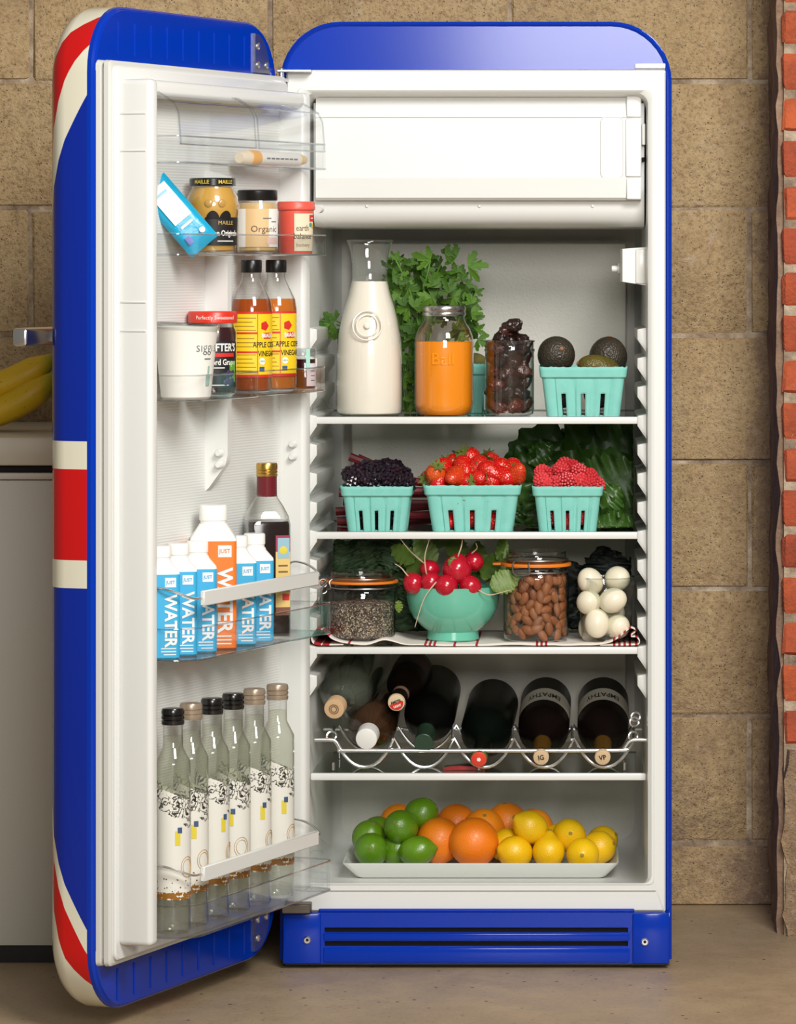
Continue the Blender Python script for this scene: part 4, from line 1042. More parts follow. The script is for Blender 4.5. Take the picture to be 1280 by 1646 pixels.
# ------------------------------------------------------------------ shelf 2: chard and three berry baskets
chard_leaf = leaf_m('chard_leaf', (18, 42, 10), (54, 88, 26), .45); chard_stem = plain('chard_stem', (116, 22, 36), .35, var=.25, scale=80)
cb = T('chard_bunch', 'bunch of dark green chard with deep red stems lying behind the berries', 'chard', on(790, .20, Z2)); oc = cb.location.copy()
rc = random.Random(4)
for i, (x0, y0, x1, y1, yy) in enumerate(((542, 838, 830, 812, .17), (540, 822, 835, 800, .20), (548, 846, 840, 824, .22), (545, 792, 838, 790, .19), (552, 806, 836, 806, .23), (640, 772, 845, 786, .21), (660, 790, 845, 796, .16), (600, 830, 845, 830, .15), (562, 734, 640, 770, .19), (570, 745, 650, 778, .20), (575, 736, 660, 772, .21))):
    p0, p1 = P(x0, y0, yy) - oc, P(x1, y1, yy) - oc
    md_ = (p0 + p1) / 2 + Vector((0, 0, .004 * rc.uniform(-1, 1)))
    M('stem', tube(cat([tuple(p0), tuple(md_), tuple(p1)], 5), [.0068 - .0002 * q for q in range(11)], 8), chard_stem, cb)
BOUND = [-.23, .243, .36, Z2 + .002, Z1 - .014]
lv = [(850, 800, 60, .19, .12, .21, 4), (830, 780, 30, .12, .085, .20, 3), (820, 770, 55, .10, .07, .19, 3), (860, 790, 78, .18, .11, .18, 5), (930, 740, 75, .11, .10, .22, 4), (900, 830, 88, .12, .09, .12, 5), (880, 835, 100, .14, .08, .10, 6), (830, 800, -160, .055, .05, .10, 4), (850, 790, 165, .06, .06, .11, 4), (880, 775, 45, .10, .12, .24, 4), (815, 770, 72, .10, .06, .15, 3), (920, 800, 70, .12, .10, .14, 6), (840, 830, 95, .18, .07, .16, 5), (905, 760, 62, .14, .14, .23, 4)]
for i, (x, y, an, L, W, yy, fq) in enumerate(lv):
    place_blade(cb, blade(L, W, .011, fq, i * 1.7, curl=.25), chard_leaf, P(x, y, yy), an, rc.uniform(78, 100), rc.uniform(-15, 15), oc)
wl_ = leaf_m('chard_leaf_light', (30, 62, 16), (66, 104, 34), .35)
for i, (x, y, an, L, W, yy) in enumerate(((945, 835, 70, .062, .055, .085), (960, 845, 88, .060, .045, .080), (965, 815, 45, .045, .05, .09), (838, 770, 178, .062, .05, .09), (850, 745, 52, .05, .035, .15))):
    place_blade(cb, blade(L, W, .007, 4, i * 2.3 + .5, curl=.3), wl_, P(x, y, yy), an, 82, rc.uniform(-10, 10), oc)

def berry_baskets():
    s = px2m(.08)
    pulp_basket('pulp_basket', 'small mint green pulp basket filled with blackberries', on(608, .085, Z2), 111 * s, 93 * s, .100, .084, 72 * s, pulp)
    pulp_basket('pulp_basket', 'wide mint green pulp basket filled with strawberries', on(761, .085, Z2), 152 * s, 128 * s, .104, .088, 74 * s, pulp)
    pulp_basket('pulp_basket', 'small mint green pulp basket filled with raspberries', on(913, .085, Z2), 109 * s, 92 * s, .100, .084, 72 * s, pulp)
berry_baskets()
def drupe(r, L, dr, rows, m, hollow=False):
    parts = []
    for j in range(rows):
        t = (j + .5) / rows; ph = pi * (.12 + .86 * t); rad = r * math.sin(ph); z = -L / 2 * math.cos(ph)
        n = max(3, int(2 * pi * rad / (dr * 1.75)))
        for i in range(n):
            a = 2 * pi * (i + .5 * (j % 2)) / n
            parts.append(tr(ico(dr, 1), (rad * math.cos(a), rad * math.sin(a), z)))
    parts.append(ball(r * .92, r * .92, L / 2 * .92, 12, 8)) 
    return join(*parts)
k = N('blackberry'); rn = k.n('ObjectInfo').outputs['Random']
bb_m = k.done(k.princ(k.mix(rn, S((20, 14, 26)), S((40, 22, 34))), .26, Coat_Weight=.5, Coat_Roughness=.15))
k = N('raspberry'); rn = k.n('ObjectInfo').outputs['Random']
rb_m = k.done(k.princ(k.mix(rn, S((196, 40, 50)), S((224, 70, 74))), .42))
bbm = M('blackberry', drupe(.0100, .0240, .0041, 5, None), bb_m); bmesh_b = bbm.data; bpy.data.objects.remove(bbm)
rbm = M('raspberry', drupe(.0114, .0235, .0029, 6, None), rb_m); bmesh_r = rbm.data; bpy.data.objects.remove(rbm)
rd = random.Random(21)
bpos = [(566, 768, .06), (585, 772, .05), (603, 772, .055), (623, 772, .05), (642, 774, .055), (655, 772, .07), (575, 757, .075), (594, 762, .07), (612, 762, .07), (632, 760, .07), (648, 763, .085), (588, 752, .09), (607, 752, .095), (622, 749, .085), (636, 752, .10), (563, 762, .09), (570, 778, .045), (600, 782, .042), (632, 782, .045), (655, 780, .05), (582, 835, .075), (608, 838, .075), (633, 832, .075), (595, 808, .06), (622, 808, .06)]
for (x, y, yy) in bpos:
    o = M('blackberry', bmesh_b, None, None, P(x, y, max(yy, .053)), (rd.uniform(0, 6), rd.uniform(0, 6), rd.uniform(0, 6)))
    tag(o, 'shiny blackberry glimpsed inside through the slots of its basket' if y > 800 else ('blackberry on the very top of the blackberry heap' if y < 750 else 'shiny blackberry heaped above the rim of the small green basket'), 'blackberry', 'blackberries in the basket')
rpos = [(871, 772, .055), (886, 764, .08), (872, 760, .09), (893, 778, .045), (912, 772, .05), (932, 774, .05), (948, 766, .06), (902, 755, .07), (920, 752, .085), (931, 758, .06), (952, 772, .07), (945, 778, .045), (908, 748, .10), (926, 768, .08), (880, 780, .045), (960, 780, .07), (891, 832, .07), (913, 838, .07), (936, 830, .07), (902, 808, .06), (925, 808, .06)]
for i, (x, y, yy) in enumerate(rpos):
    o = M('raspberry', bmesh_r, None, None, P(x, y, max(yy, .053)), (rd.uniform(-1, 1), rd.uniform(-1.2, 1.2), rd.uniform(0, 6)))
    tag(o, 'raspberry glimpsed inside through the slots of its basket' if y > 800 else ('raspberry on the very top of the raspberry heap' if y < 750 else 'matte pink red raspberry heaped above the rim of its basket'), 'raspberry', 'raspberries in the basket')
k = N('strawberry'); p_ = k.obj(); vo = k.n('TexVoronoi', {'Vector': p_, 'Scale': 400.0}); rn = k.n('ObjectInfo').outputs['Random']
seed_ = k.math('LESS_THAN', vo.outputs['Distance'], .2)
c = k.mix(k.ramp(rn, [(.8, (0,) * 3), (1.0, (.6,) * 3)]), S((200, 20, 16)), S((236, 120, 40)))
straw_m = k.done(k.princ(k.mix(seed_, c, S((228, 140, 60))), .25, 0, k.bump(vo.outputs['Distance'], .5, .0015), Coat_Weight=.2))
sepal_m = leaf_m('strawberry_cap', (80, 96, 40), (132, 146, 70))
fn = lambda d: 1.0 if d.z > 0 else 1 - .30 * abs(d.z) ** 1.1 * (1 - abs(d.z)) * 1.6
smesh = M('fruit', (lambda q: ([(x, y, z * (1.35 if z < 0 else .92)) for x, y, z in q[0]], q[1]))(ball(.0135, .0135, .0165, 18, 14, fn)), straw_m); sdat = smesh.data; bpy.data.objects.remove(smesh)
V = []; Fc = []
for i in range(7):
    a = 2 * pi * i / 7; b = len(V); d1 = Vector((math.cos(a), math.sin(a), 0)); w = Vector((-math.sin(a), math.cos(a), 0)) * .003
    V += [Vector((0, 0, .0152)), d1 * .005 + w + Vector((0, 0, .0158)), d1 * .0125 + Vector((0, 0, .0175)), d1 * .005 - w + Vector((0, 0, .0158))]; Fc.append((b, b + 1, b + 2, b + 3))
st_ = tube([(0, 0, .0150), (0, 0, .020)], .0011, 5); cv = join((V, Fc), st_)
smesh = M('leafy_cap', cv, sepal_m, smooth=False); cdat = smesh.data; bpy.data.objects.remove(smesh)
spos = [(700, 762, .06, 40, 20, 1), (713, 752, .09, -20, 60, 1), (733, 766, .045, 30, 80, 1.05), (770, 770, .042, 0, -80, .95), (745, 748, .08, 60, 0, 1), (757, 736, .10, 20, 55, 1.05), (785, 756, .06, 30, -60, 1), (806, 752, .075, 0, -60, 1), (813, 768, .05, 40, 150, 1), (830, 764, .06, -20, 130, 1), (705, 775, .05, 30, 10, .9), (770, 748, .075, 10, -50, .95), (790, 742, .105, 40, -30, .9), (825, 750, .09, 30, 100, .9), (690, 770, .08, 90, 0, .9), (750, 775, .06, 80, 40, .95), (790, 774, .05, 70, 120, .95), (730, 745, .105, 20, 0, .9), (724, 836, .072, 80, 20, 1), (760, 832, .072, 70, 80, 1), (796, 838, .072, 80, 150, 1), (742, 805, .06, 60, 30, 1), (780, 805, .06, 60, 30, 1)]
for i, (x, y, yy, rx, ry, sc_) in enumerate(spos):
    t = T('strawberry', 'strawberry glimpsed inside through the slots of the wide basket' if y > 800 else ('strawberry on the very top of the strawberry heap' if y < 740 else 'red strawberry with leafy cap heaped above the rim of the wide basket'), 'strawberry', P(x, y, max(yy, .059)), group='strawberries in the basket')
    t.rotation_euler = (R(rx), R(ry), R(i * 50)); t.scale = (sc_ * 1.2,) * 3
    M('fruit', sdat, None, t); M('leafy_cap', cdat, None, t)

# ------------------------------------------------------------------ shelf 3: towel, jars, bowl of radishes, eggs, kale
k = N('striped_towel'); ox = k.n('SeparateXYZ', {0: k.obj()}).outputs[0]
m_ = None
for xc in (-.245, -.232, -.196, -.079, -.072, -.065, -.034, .0, .093, .100, .107, .212, .220, .228, .236, .246):
    q = k.math('LESS_THAN', k.math('ABSOLUTE', k.math('SUBTRACT', ox, xc)), .0019 if xc > -.2 else .0055)
    m_ = q if m_ is None else k.math('MAXIMUM', m_, q)
towel_m = k.done(k.princ(k.mix(m_, S((232, 224, 214)), S((170, 34, 42))), .9, 0, k.bump(k.noise(k.obj(), 700, 2), .3, .001)))
path = cat([(-.205, .004), (-.235, .003), (-.2515, .006), (-.2545, .018), (-.246, .029), (-.235, .026), (-.222, .014), (-.200, .0075), (-.17, .005), (-.145, .012), (-.13, .010), (-.11, .005), (-.08, .004), (-.02, .0035), (.03, .004), (.08, .005), (.12, .0038), (.17, .0045), (.20, .007), (.215, .013), (.228, .024), (.238, .031), (.246, .026), (.238, .018), (.246, .017), (.2515, .010), (.247, .004), (.225, .0028), (.19, .0025)], 4)
path = [Vector((p.x, max(p.y, .0022), 0)) for p in path]
V = []; Fc = []; ny2 = 14
for i, p_ in enumerate(path):
    for j in range(ny2 + 1):
        y = .031 + (.225) * j / ny2 + .003 * math.sin(p_.x * 40) * (1 if j == 0 else 0)
        edge = abs(p_.x) > .18
        zz_ = p_.y * (1 - (.55 if edge else .0) * (j / ny2)) + (.002 * noise.noise(Vector((p_.x * 30, y * 30, 1))) if (p_.y > .0036) else 0) - (.0 if j else .0008)
        V.append((p_.x, y, Z3 + max(.0016, zz_)))
n1 = ny2 + 1
for i in range(len(path) - 1):
    for j in range(ny2): Fc.append((i * n1 + j, (i + 1) * n1 + j, (i + 1) * n1 + j + 1, i * n1 + j + 1))
tw = M('tea_towel', (V, Fc), towel_m, sharp=None); md = tw.modifiers.new('thick', 'SOLIDIFY'); md.thickness = .0012
tag(tw, 'rumpled white tea towel with red stripes under the jars and bowl', 'towel')
ZT = Z3 + .0055
orange_rub = plain('orange_rubber', (226, 122, 26), .5)
def clip_jar(name, label, px, Y, hw, h, fill_h, clip_ang):
    r = hw * px2m(Y); t = T(name, label, 'jar', on(px, Y, ZT))
    M('glass', lathe([(r * .86, 0), (r * .95, .002), (r * .98, .008), (r * .985, h * .70), (r * .96, h * .74), (r * .90, h * .77), (r * .90, h * .82), (r * .985, h * .83)], 44, True, False), clearglass, t)
    M('lid', lathe([(r * .985, h * .872), (r * .99, h * .89), (r * .93, h * .91), (r * .90, h * .97), (r * .91, h), (r * .84, h), (r * .82, h * .965), (r * .4, h * .955)], 44), clearglass, t)
    M('rubber_seal', lathe([(r * .96, h * .832), (r * 1.06, h * .835), (r * 1.07, h * .850), (r * 1.06, h * .868), (r * .96, h * .872)], 44), orange_rub, t)
    M('seal_tab', tr(box(-.007, .007, -.006, .012, -.002, .002, .001, 1), (-r * 1.07, 0, h * .853), (0, 0, R(90))), orange_rub, t)
    wr_ = .0013
    for zf in (.77, .905): M('wire_band', tube([(r * .955 * math.cos(u), r * .955 * math.sin(u), h * zf) for u in [2 * pi * i / 40 for i in range(40)]], wr_, 6, True), steel, t)
    ca = clip_ang
    def cyp(a, z, k2=1.0): return (r * k2 * math.sin(a), -r * k2 * math.cos(a), z)
    g = M('clasp', tube(cat([cyp(ca - .24, h * .90, 1.02), cyp(ca - .24, h * .86, 1.11), cyp(ca - .24, h * .77, 1.06), cyp(ca, h * .752, 1.05), cyp(ca + .24, h * .77, 1.06), cyp(ca + .24, h * .86, 1.11), cyp(ca + .24, h * .90, 1.02)], 5), wr_, 6), steel, t)
    return t, r, g
t, r, g = clip_jar('clip_top_jar', 'clip top jar of grey brown chia seeds with wire hanging open', 582, .10, 55, .106, .06, -1.2)
def cyp2(a, z, k2): return (r * k2 * math.sin(a), -r * k2 * math.cos(a), z)
for da in (-.12, .12): M('lever', tube(cat([cyp2(-1.3 + da, .092, 1.05), cyp2(-1.3 + da, .080, 1.22), cyp2(-1.3 + da, .060, 1.24), cyp2(-1.3 + da, .025, 1.20)], 5), .0014, 6), steel, t)
for z in (.088, .078): M('wire_loop', tube([(-r * 1.12 + .006 * math.cos(u), -r * .2 + .002 * math.sin(u), z + .006 * math.sin(u)) for u in [2 * pi * i / 16 for i in range(16)]], .0012, 6, True), steel, t)
k = N('chia'); vo = k.n('TexVoronoi', {'Vector': k.pos(), 'Scale': 560.0}); rnd = k.n('SeparateColor', {0: vo.outputs['Color']}).outputs[0]
chia_m = k.done(k.princ(k.ramp(rnd, [(.2, S((46, 38, 32))), (.5, S((92, 78, 64))), (.75, S((128, 110, 92))), (.95, S((202, 186, 160)))]), .6, 0, k.bump(vo.outputs['Distance'], .9, .002)))
ch = M('chia_seeds', lathe([(r * .82, .0035), (r * .93, .006), (r * .945, .012), (r * .945, .058), (r * .6, .061), (r * .2, .064)], 40), chia_m, None, on(582, .10, ZT))
tag(ch, 'grey brown chia seeds filling half of the clip top jar', 'seeds', kind='stuff')
t, r, g = clip_jar('clip_top_jar', 'tall clip top jar full of almonds with orange seal', 862, .095, 53.5, .138, .1, -.42)
k = N('almond_skin'); rn = k.n('ObjectInfo').outputs['Random']; st2 = k.noise(k.n('Mapping', {'Vector': k.obj(), 'Scale': (900, 900, 60)}), 1.0, 3)
alm_m = k.done(k.princ(k.mix(st2, k.mix(rn, S((140, 80, 40)), S((176, 108, 58))), S((110, 62, 32))), .55, 0, k.bump(st2, .4, .001)))
ao = M('almond', ball(.0066, .0048, .0118, 12, 9, lambda d: 1 - .18 * max(0, d.z)), alm_m); adat = ao.data; bpy.data.objects.remove(ao)
ra_ = random.Random(8); jc = on(862, .095, ZT); pts = []
tries = 0
while len(pts) < 150 and tries < 60000:
    tries += 1
    u = ra_.uniform(-pi, pi); rad = r * .955 - .0072 if ra_.random() < .72 else r * ra_.uniform(.25, .68)
    if rad > r * .75 and abs(u) > 2.0: continue
    z = ra_.uniform(.010, .099 - .012 * (1 if math.sin(u) < -.4 else 0))
    q = Vector((rad * math.sin(u), -rad * math.cos(u), z))
    if rad < r * .7 and z < .082 and -q.y < 0: continue
    if all((q - o_).length > .0112 for o_ in pts):
        pts.append(q)
        o = M('almond', adat, None, None, jc + q, (0, 0, 0))
        o.rotation_euler = (Matrix.Rotation(u, 3, 'Z') @ Matrix.Rotation(ra_.uniform(-1.4, 1.4), 3, 'Y') @ Matrix.Rotation(ra_.uniform(-.25, .25), 3, 'X')).to_euler()
        sc2 = ra_.uniform(.92, 1.15); o.scale = (sc2, sc2, sc2)
        tag(o, 'brown almond lying on top of the nuts in the tall jar' if z > .086 else 'brown almond packed inside the tall clip top jar', 'almond', 'almonds in the jar')
# bowl and radishes
Yb = .105; s = px2m(Yb); zb0 = ZT - .001
bowl = plain('teal_glaze', (104, 186, 160), .18, Coat_Weight=.5)
bo = M('bowl', lathe([(40 * s, 0), (42 * s, .002), (41 * s, .010), (40.5 * s, .014), (50 * s, .021), (64 * s, .035), (71 * s, .049), (74.5 * s, .065), (75.5 * s, .081), (76 * s, .0835), (74 * s, .0845), (71 * s, .080), (66 * s, .055), (50 * s, .030), (20 * s, .020)], 56), bowl, None, on(728.5, Yb, zb0))
tag(bo, 'turquoise glazed footed bowl holding red radishes', 'bowl')
k = N('radish_skin'); n2 = k.noise(k.obj(), 60, 4)
rad_m = k.done(k.princ(k.mix(n2, S((166, 10, 34)), S((196, 22, 46))), .22, Coat_Weight=.3))
root_m = plain('radish_root', (206, 180, 150), .6, var=.2)
rads = [(665, 938, .060, 15.5, [(-8, -12), (-18, -24), (-28, -30)]), (691, 916, .088, 14.5, [(-10, -12), (-30, -30), (-46, -50)]), (693, 936, .054, 15.5, [(-6, -14), (-8, -40), (-1, -66)]), (717, 942, .044, 17, [(-14, -4), (-32, 22), (-46, 66)]), (735, 916, .058, 21.5, [(2, -20), (8, -40), (10, -74)]), (762, 903, .080, 14.5, [(-2, -12), (6, -20), (4, -28)]), (756, 942, .052, 15.5, [(14, 6), (30, 12), (62, 4)])]
names_r = ['radish at the bowl rim with a pink root pointing away from the heap', 'radish half hidden at the back, its long root leaning towards the chia jar', 'round radish with a thin root standing straight up', 'oval radish whose pale root hangs down over the bowl', 'largest radish on top of the heap with root reaching the shelf', 'small radish behind the largest one with a short curled root', 'radish whose root lies sideways towards the almond jar']
for i, (x, y, yy, rr2, rt) in enumerate(rads):
    s2 = px2m(yy); c0 = P(x, y, yy)
    t = T('radish', names_r[i], 'radish', c0, group='radishes in the bowl')
    d = Vector((rt[0][0], 0, -rt[0][1])).normalized()
    o = M('root', ball(rr2 * s2 * 1.1, rr2 * s2 * 1.1, rr2 * s2 * 1.12, 22, 16, lambda d: 1 + .03 * noise.noise(d * 2 + Vector((i, 0, 0))) + .12 * max(0, d.z) ** 12), rad_m, t)
    o.rotation_euler = d.to_track_quat('Z', 'X').to_euler(); o.name = 'bulb'
    pts = [d * rr2 * s2 * .95] + [Vector((dx * s2 + d.x * rr2 * s2 * .2, -.012, -dy * s2 + d.z * rr2 * s2 * .2)) for dx, dy in rt]
    pts = cat([tuple(p) for p in pts], 6); n_ = len(pts)
    M('tail_root', tube(pts, [.0015 * (1 - .72 * (q / n_)) for q in range(n_)], 6), root_m, t)
BOUND = [-.23, .24, .36, Z3 + .01, Z2 - .014]
rleaf = leaf_m('radish_leaf', (70, 104, 34), (128, 152, 62)); rg = T('radish_greens', 'green radish leaves spreading behind and over the bowl of radishes', 'leaves', on(728, .13, zb0 + .075)); og = rg.location.copy()
for i, (x, y, an, L, W, yy) in enumerate(((668, 900, -70, .045, .032, .10), (700, 905, -40, .05, .036, .12), (700, 880, 30, .06, .04, .15), (790, 945, 62, .048, .038, .052), (790, 960, 20, .085, .035, .15), (765, 930, 10, .06, .035, .16), (800, 900, 10, .045, .014, .12), (812, 900, 0, .04, .012, .13), (740, 900, -15, .045, .035, .16), (690, 930, -60, .05, .03, .11), (725, 912, 20, .018, .014, .04), (775, 930, 40, .05, .03, .12), (640, 965, 170, .02, .012, .07))):
    place_blade(rg, blade(L, W, .004, 5, i * 1.1, 14, 6, curl=.3), rleaf, P(x, y, yy), an, 80, (-15, 10, 20)[i % 3], og)
for i in range(6): M('stem', tube(cat([(-.03 + .012 * i, .0, -.02), (-.034 + .014 * i, .01, .01), (-.05 + .02 * i, .02, .035)], 4), .0018, 6), pstem, rg)
# eggs
Y = .09; s = px2m(Y)
t = T('glass_tumbler', 'flared clear glass tumbler filled with peeled boiled eggs', 'glass', on(974, Y, ZT))
M('glass', lathe([(36 * s, 0), (38 * s, .002), (39 * s, .008), (43 * s, .060), (46.5 * s, .0955), (47.2 * s, .097), (46.3 * s, .0985), (44.5 * s, .096), (37 * s, .012), (20 * s, .008)], 44), clearglass, t)
M('rim', tube([(46.6 * s * math.cos(u), 46.6 * s * math.sin(u), .0975) for u in [2 * pi * i / 40 for i in range(40)]], .0012, 6, True), clear_rim, t)
k = N('boiled_egg'); egg_m = k.done(k.princ(S((232, 224, 200)), .3, 0, None, Subsurface_Weight=.15, Subsurface_Radius=(.01, .008, .005)))
eo = M('boiled_egg', ball(.0225, .0225, .0275, 26, 18, lambda d: 1 - .07 * max(0, d.z)), egg_m); edat = eo.data; bpy.data.objects.remove(eo)
for i, (x, y, yy, e, l) in enumerate(((949, 934, .075, (20, -30, 0), 'boiled egg poking out of the tumbler at its left rim'), (993, 930, .085, (60, 75, 0), 'boiled egg lying on top of the tumbler at its right rim'), (947, 968, .068, (70, 20, 0), 'boiled egg at mid height against the left of the tumbler'), (986, 965, .062, (20, 68, 0), 'pointed boiled egg lying sideways at mid height in the tumbler'), (960, 1001, .060, (0, -5, 0), 'boiled egg standing upright at the front of the tumbler'), (993, 1007, .072, (70, 60, 0), 'boiled egg at the bottom right of the tumbler'), (950, 1007, .105, (10, 10, 0), 'boiled egg at the bottom of the tumbler behind the upright one'), (985, 985, .110, (80, 0, 0), 'boiled egg at the back of the tumbler'))):
    o = M('boiled_egg', edat, None, None, P(x, y, yy), tuple(R(q) for q in e)); o.scale = (.86, .86, .86)
    tag(o, l, 'egg', 'boiled eggs in the tumbler')
# kale
kale_m = leaf_m('kale_leaf', (40, 66, 40), (92, 118, 80), .6); kale_d = leaf_m('kale_leaf_shaded', (8, 14, 10), (24, 34, 24), .6)  # second kale leaf is a near-black copy, shadow put into its colour
kb = T('kale_bunch', 'dark curly kale bunch behind the chia jar', 'kale', on(590, .22, Z3 + .006)); ok_ = kb.location.copy(); rk = random.Random(3)
for i, (x, y, an, L, W, yy) in enumerate(((585, 950, -35, .10, .07, .20), (590, 955, 0, .105, .08, .21), (610, 950, 25, .10, .075, .20), (575, 940, -60, .075, .06, .19), (600, 930, 10, .075, .08, .18), (630, 1020, 5, .09, .07, .20), (640, 1030, 25, .10, .06, .19), (620, 930, 50, .08, .05, .22), (565, 935, -20, .07, .06, .17), (655, 1030, -10, .06, .05, .18), (600, 915, -30, .05, .06, .17), (625, 915, 20, .05, .06, .17), (675, 1030, 20, .05, .05, .19))):
    place_blade(kb, blade(L, W, .009, 11, i * 1.3, 44, 10, curl=.2), kale_m, P(x, y, yy), an, rk.uniform(75, 100), rk.uniform(-20, 20), ok_)
for i in range(4): M('stem', tube(cat([(-.01 + .012 * i, .0, .003), (-.008 + .012 * i, 0, .04), (-.02 + .014 * i, 0, .07)], 4), .003, 6), pstem, kb)
kb = T('kale_bunch', 'kale bunch coloured almost black for shadow behind the glass of eggs', 'kale', on(975, .22, Z3 + .006)); ok_ = kb.location.copy()
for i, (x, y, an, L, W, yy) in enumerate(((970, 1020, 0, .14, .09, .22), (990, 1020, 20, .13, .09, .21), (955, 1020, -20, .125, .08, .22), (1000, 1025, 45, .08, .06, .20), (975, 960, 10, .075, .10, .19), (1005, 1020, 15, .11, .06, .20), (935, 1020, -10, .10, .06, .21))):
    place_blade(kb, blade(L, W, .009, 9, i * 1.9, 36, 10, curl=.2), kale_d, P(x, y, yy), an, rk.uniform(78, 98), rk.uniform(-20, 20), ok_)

# ------------------------------------------------------------------ shelf 4: wire rack with lying bottles
wrk = T('bottle_rack', 'chrome wire bottle rack with five wavy cradles above the glass shelf', 'bottle rack', (.003, .06, Z4 + .001)); orr = wrk.location.copy()
def wave(Y, ytop, ybot, x0=538, n=5, pitch=96.4, zoff=0):
    pts = []
    for i in range(n):
        xc = x0 + pitch * (i + .5)
        for j in range(12):
            t_ = -1 + 2 * j / 12; py = ybot - (ybot - ytop) * (abs(t_) ** 2.2)
            pts.append(tuple(P(xc + t_ * pitch / 2, py, Y) - orr))
    pts.append(tuple(P(x0 + pitch * n, ytop, Y) - orr)); return pts
M('wire_cradle', tube(wave(.058, 1187, 1233), .0029, 8), chrome, wrk); M('wire_cradle', tube(wave(.215, 1166, 1206, 545, 5, 94.5), .0024, 8), chrome, wrk)
fb = cat([tuple(P(x, y, .050) - orr) for x, y in ((506, 1189), (532, 1189), (541, 1193), (549, 1205), (562, 1206), (770, 1206.5), (990, 1206), (1003, 1203), (1012, 1192), (1022, 1189), (1039, 1189))], 4)
M('front_wire', tube(fb, .0034, 10), chrome, wrk)
M('back_wire', tube([tuple(P(520, 1172, .22) - orr), tuple(P(1032, 1172, .22) - orr)], .0024, 8), chrome, wrk)
for x in (537, 632, 728, 824, 920, 1019): M('side_wire', tube(cat([tuple(P(x, 1189, .058) - orr), tuple(P(x, 1180, .14) - orr), tuple(P(x, 1168, .215) - orr)], 4), .0022, 6), chrome, wrk)
for x, y in ((533, 1183), (1018, 1183), (1020, 1160), (1022, 1152)):
    c0 = P(x, y, .056) - orr; M('wire_eye', tube([(c0.x + .007 * math.cos(u), c0.y + .004 * math.cos(u), c0.z + .007 * math.sin(u)) for u in [2 * pi * i / 16 for i in range(16)]], .0018, 6, True), chrome, wrk)
for x in (-.225, .0, .225): 
    for yy in (.0, .155): M('rack_foot', tube([(x * 1.0, yy, .0), (x, yy, .012)], .0022, 6), chrome, wrk)
def lying(name, label, tip, yawpitch, prof_, gm, cap, capm, group=None, n=36):
    """bottle with its cap tip at world point tip, body running back; profile from the cap end (r, distance)"""
    t = T(name, label, 'bottle', tip, group=group)
    dirv = Vector((math.sin(R(yawpitch[0])), math.cos(R(yawpitch[0])), math.tan(R(yawpitch[1])))).normalized()
    # local z = bottle axis; keep local -y pointing up so that labels can sit on the upper side
    zax = dirv; xax = Vector((1, 0, 0)); xax = (xax - zax * xax.dot(zax)).normalized(); yax = zax.cross(xax)
    t.rotation_euler = Matrix((xax, yax, zax)).transposed().to_euler()
    M('bottle', lathe(prof_, n), gm, t); M('cap', lathe(cap, 28), capm, t); return t
wine_dark = plain('dark_wine_glass', (10, 10, 9), .3, Specular_IOR_Level=.12); wine_green = plain('dark_green_glass', (8, 13, 9), .3, Specular_IOR_Level=.12)
wp = [(.0125, .012), (.0130, .03), (.0135, .07), (.016, .085), (.029, .110), (.0385, .130), (.0405, .145), (.0405, .285), (.038, .290), (.030, .291)]
t = lying('clear_spirit_bottle', 'clear glass bottle with embossed tan cap lying highest in the rack', P(537, 1140, .045), (8, 10.5), [(.0135, .015), (.0140, .03), (.0145, .052), (.020, .06), (.036, .080), (.042, .094), (.0425, .11), (.0425, .265), (.040, .271), (.03, .272)], grn_glass, [(.0125, 0), (.0152, .0005), (.0158, .002), (.0158, .024), (.015, .025)], plain('tan_stopper', (206, 172, 132), .45))
M('spirit', lathe([(.0125, .016), (.0132, .052), (.019, .062), (.0348, .082), (.0405, .096), (.041, .11), (.041, .262), (.039, .268)], 30), liquid('dim_spirit', (170, 178, 162), .22), t)
for ra2 in (.0072, .0045): M('cap_emboss', tube([(ra2 * math.cos(u), ra2 * math.sin(u), -.0004) for u in [2 * pi * i / 18 for i in range(18)]], .0007, 5, True), plain('emboss_brown', (120, 92, 66), .6), t)
M('neck_ring', lathe([(.0152, .054), (.022, .058), (.0225, .060), (.0152, .062)], 28, False, False), clearglass, t)
t = lying('amber_spirit_bottle', 'clear bottle of brown liquor with white screw cap under the clear bottle', P(589, 1188, .045), (2.5, 7), [(.014, .02), (.0145, .034), (.0150, .05), (.028, .065), (.0375, .085), (.039, .10), (.039, .25), (.036, .257), (.03, .258)], grn_glass, [(.0145, 0), (.0162, .0008), (.0165, .002), (.0168, .022), (.0172, .036)], plain('white_cap', (226, 226, 220), .4))
M('liquor', lathe([(.0135, .03), (.014, .05), (.0265, .066), (.036, .086), (.0375, .10), (.0375, .247), (.035, .254)], 30), liquid('brown_liquor', (86, 58, 40), .62), t)
t = lying('beer_bottle', 'brown beer bottle with red and cream crown cap perched on the rack bottles', P(637, 1130, .075), (5, 9), [(.0118, .006), (.0125, .012), (.0128, .05), (.015, .065), (.026, .095), (.030, .11), (.0305, .205), (.028, .210), (.02, .211)], plain('brown_beer_glass', (20, 11, 7), .3, Specular_IOR_Level=.12), [(.0105, 0), (.0128, .0006), (.0132, .002), (.0138, .006), (.0128, .0065)], plain('cream_crown', (214, 192, 158), .4))
M('crown_red', ([(-.0115, -.0006 + .0, -.0004)] + [(.0112 * math.cos(a), .0112 * math.sin(a), -.0004) for a in [R(-20 + 180 * i / 16) for i in range(17)]], [tuple(range(17, 0, -1))]), red_ink, t, smooth=False)
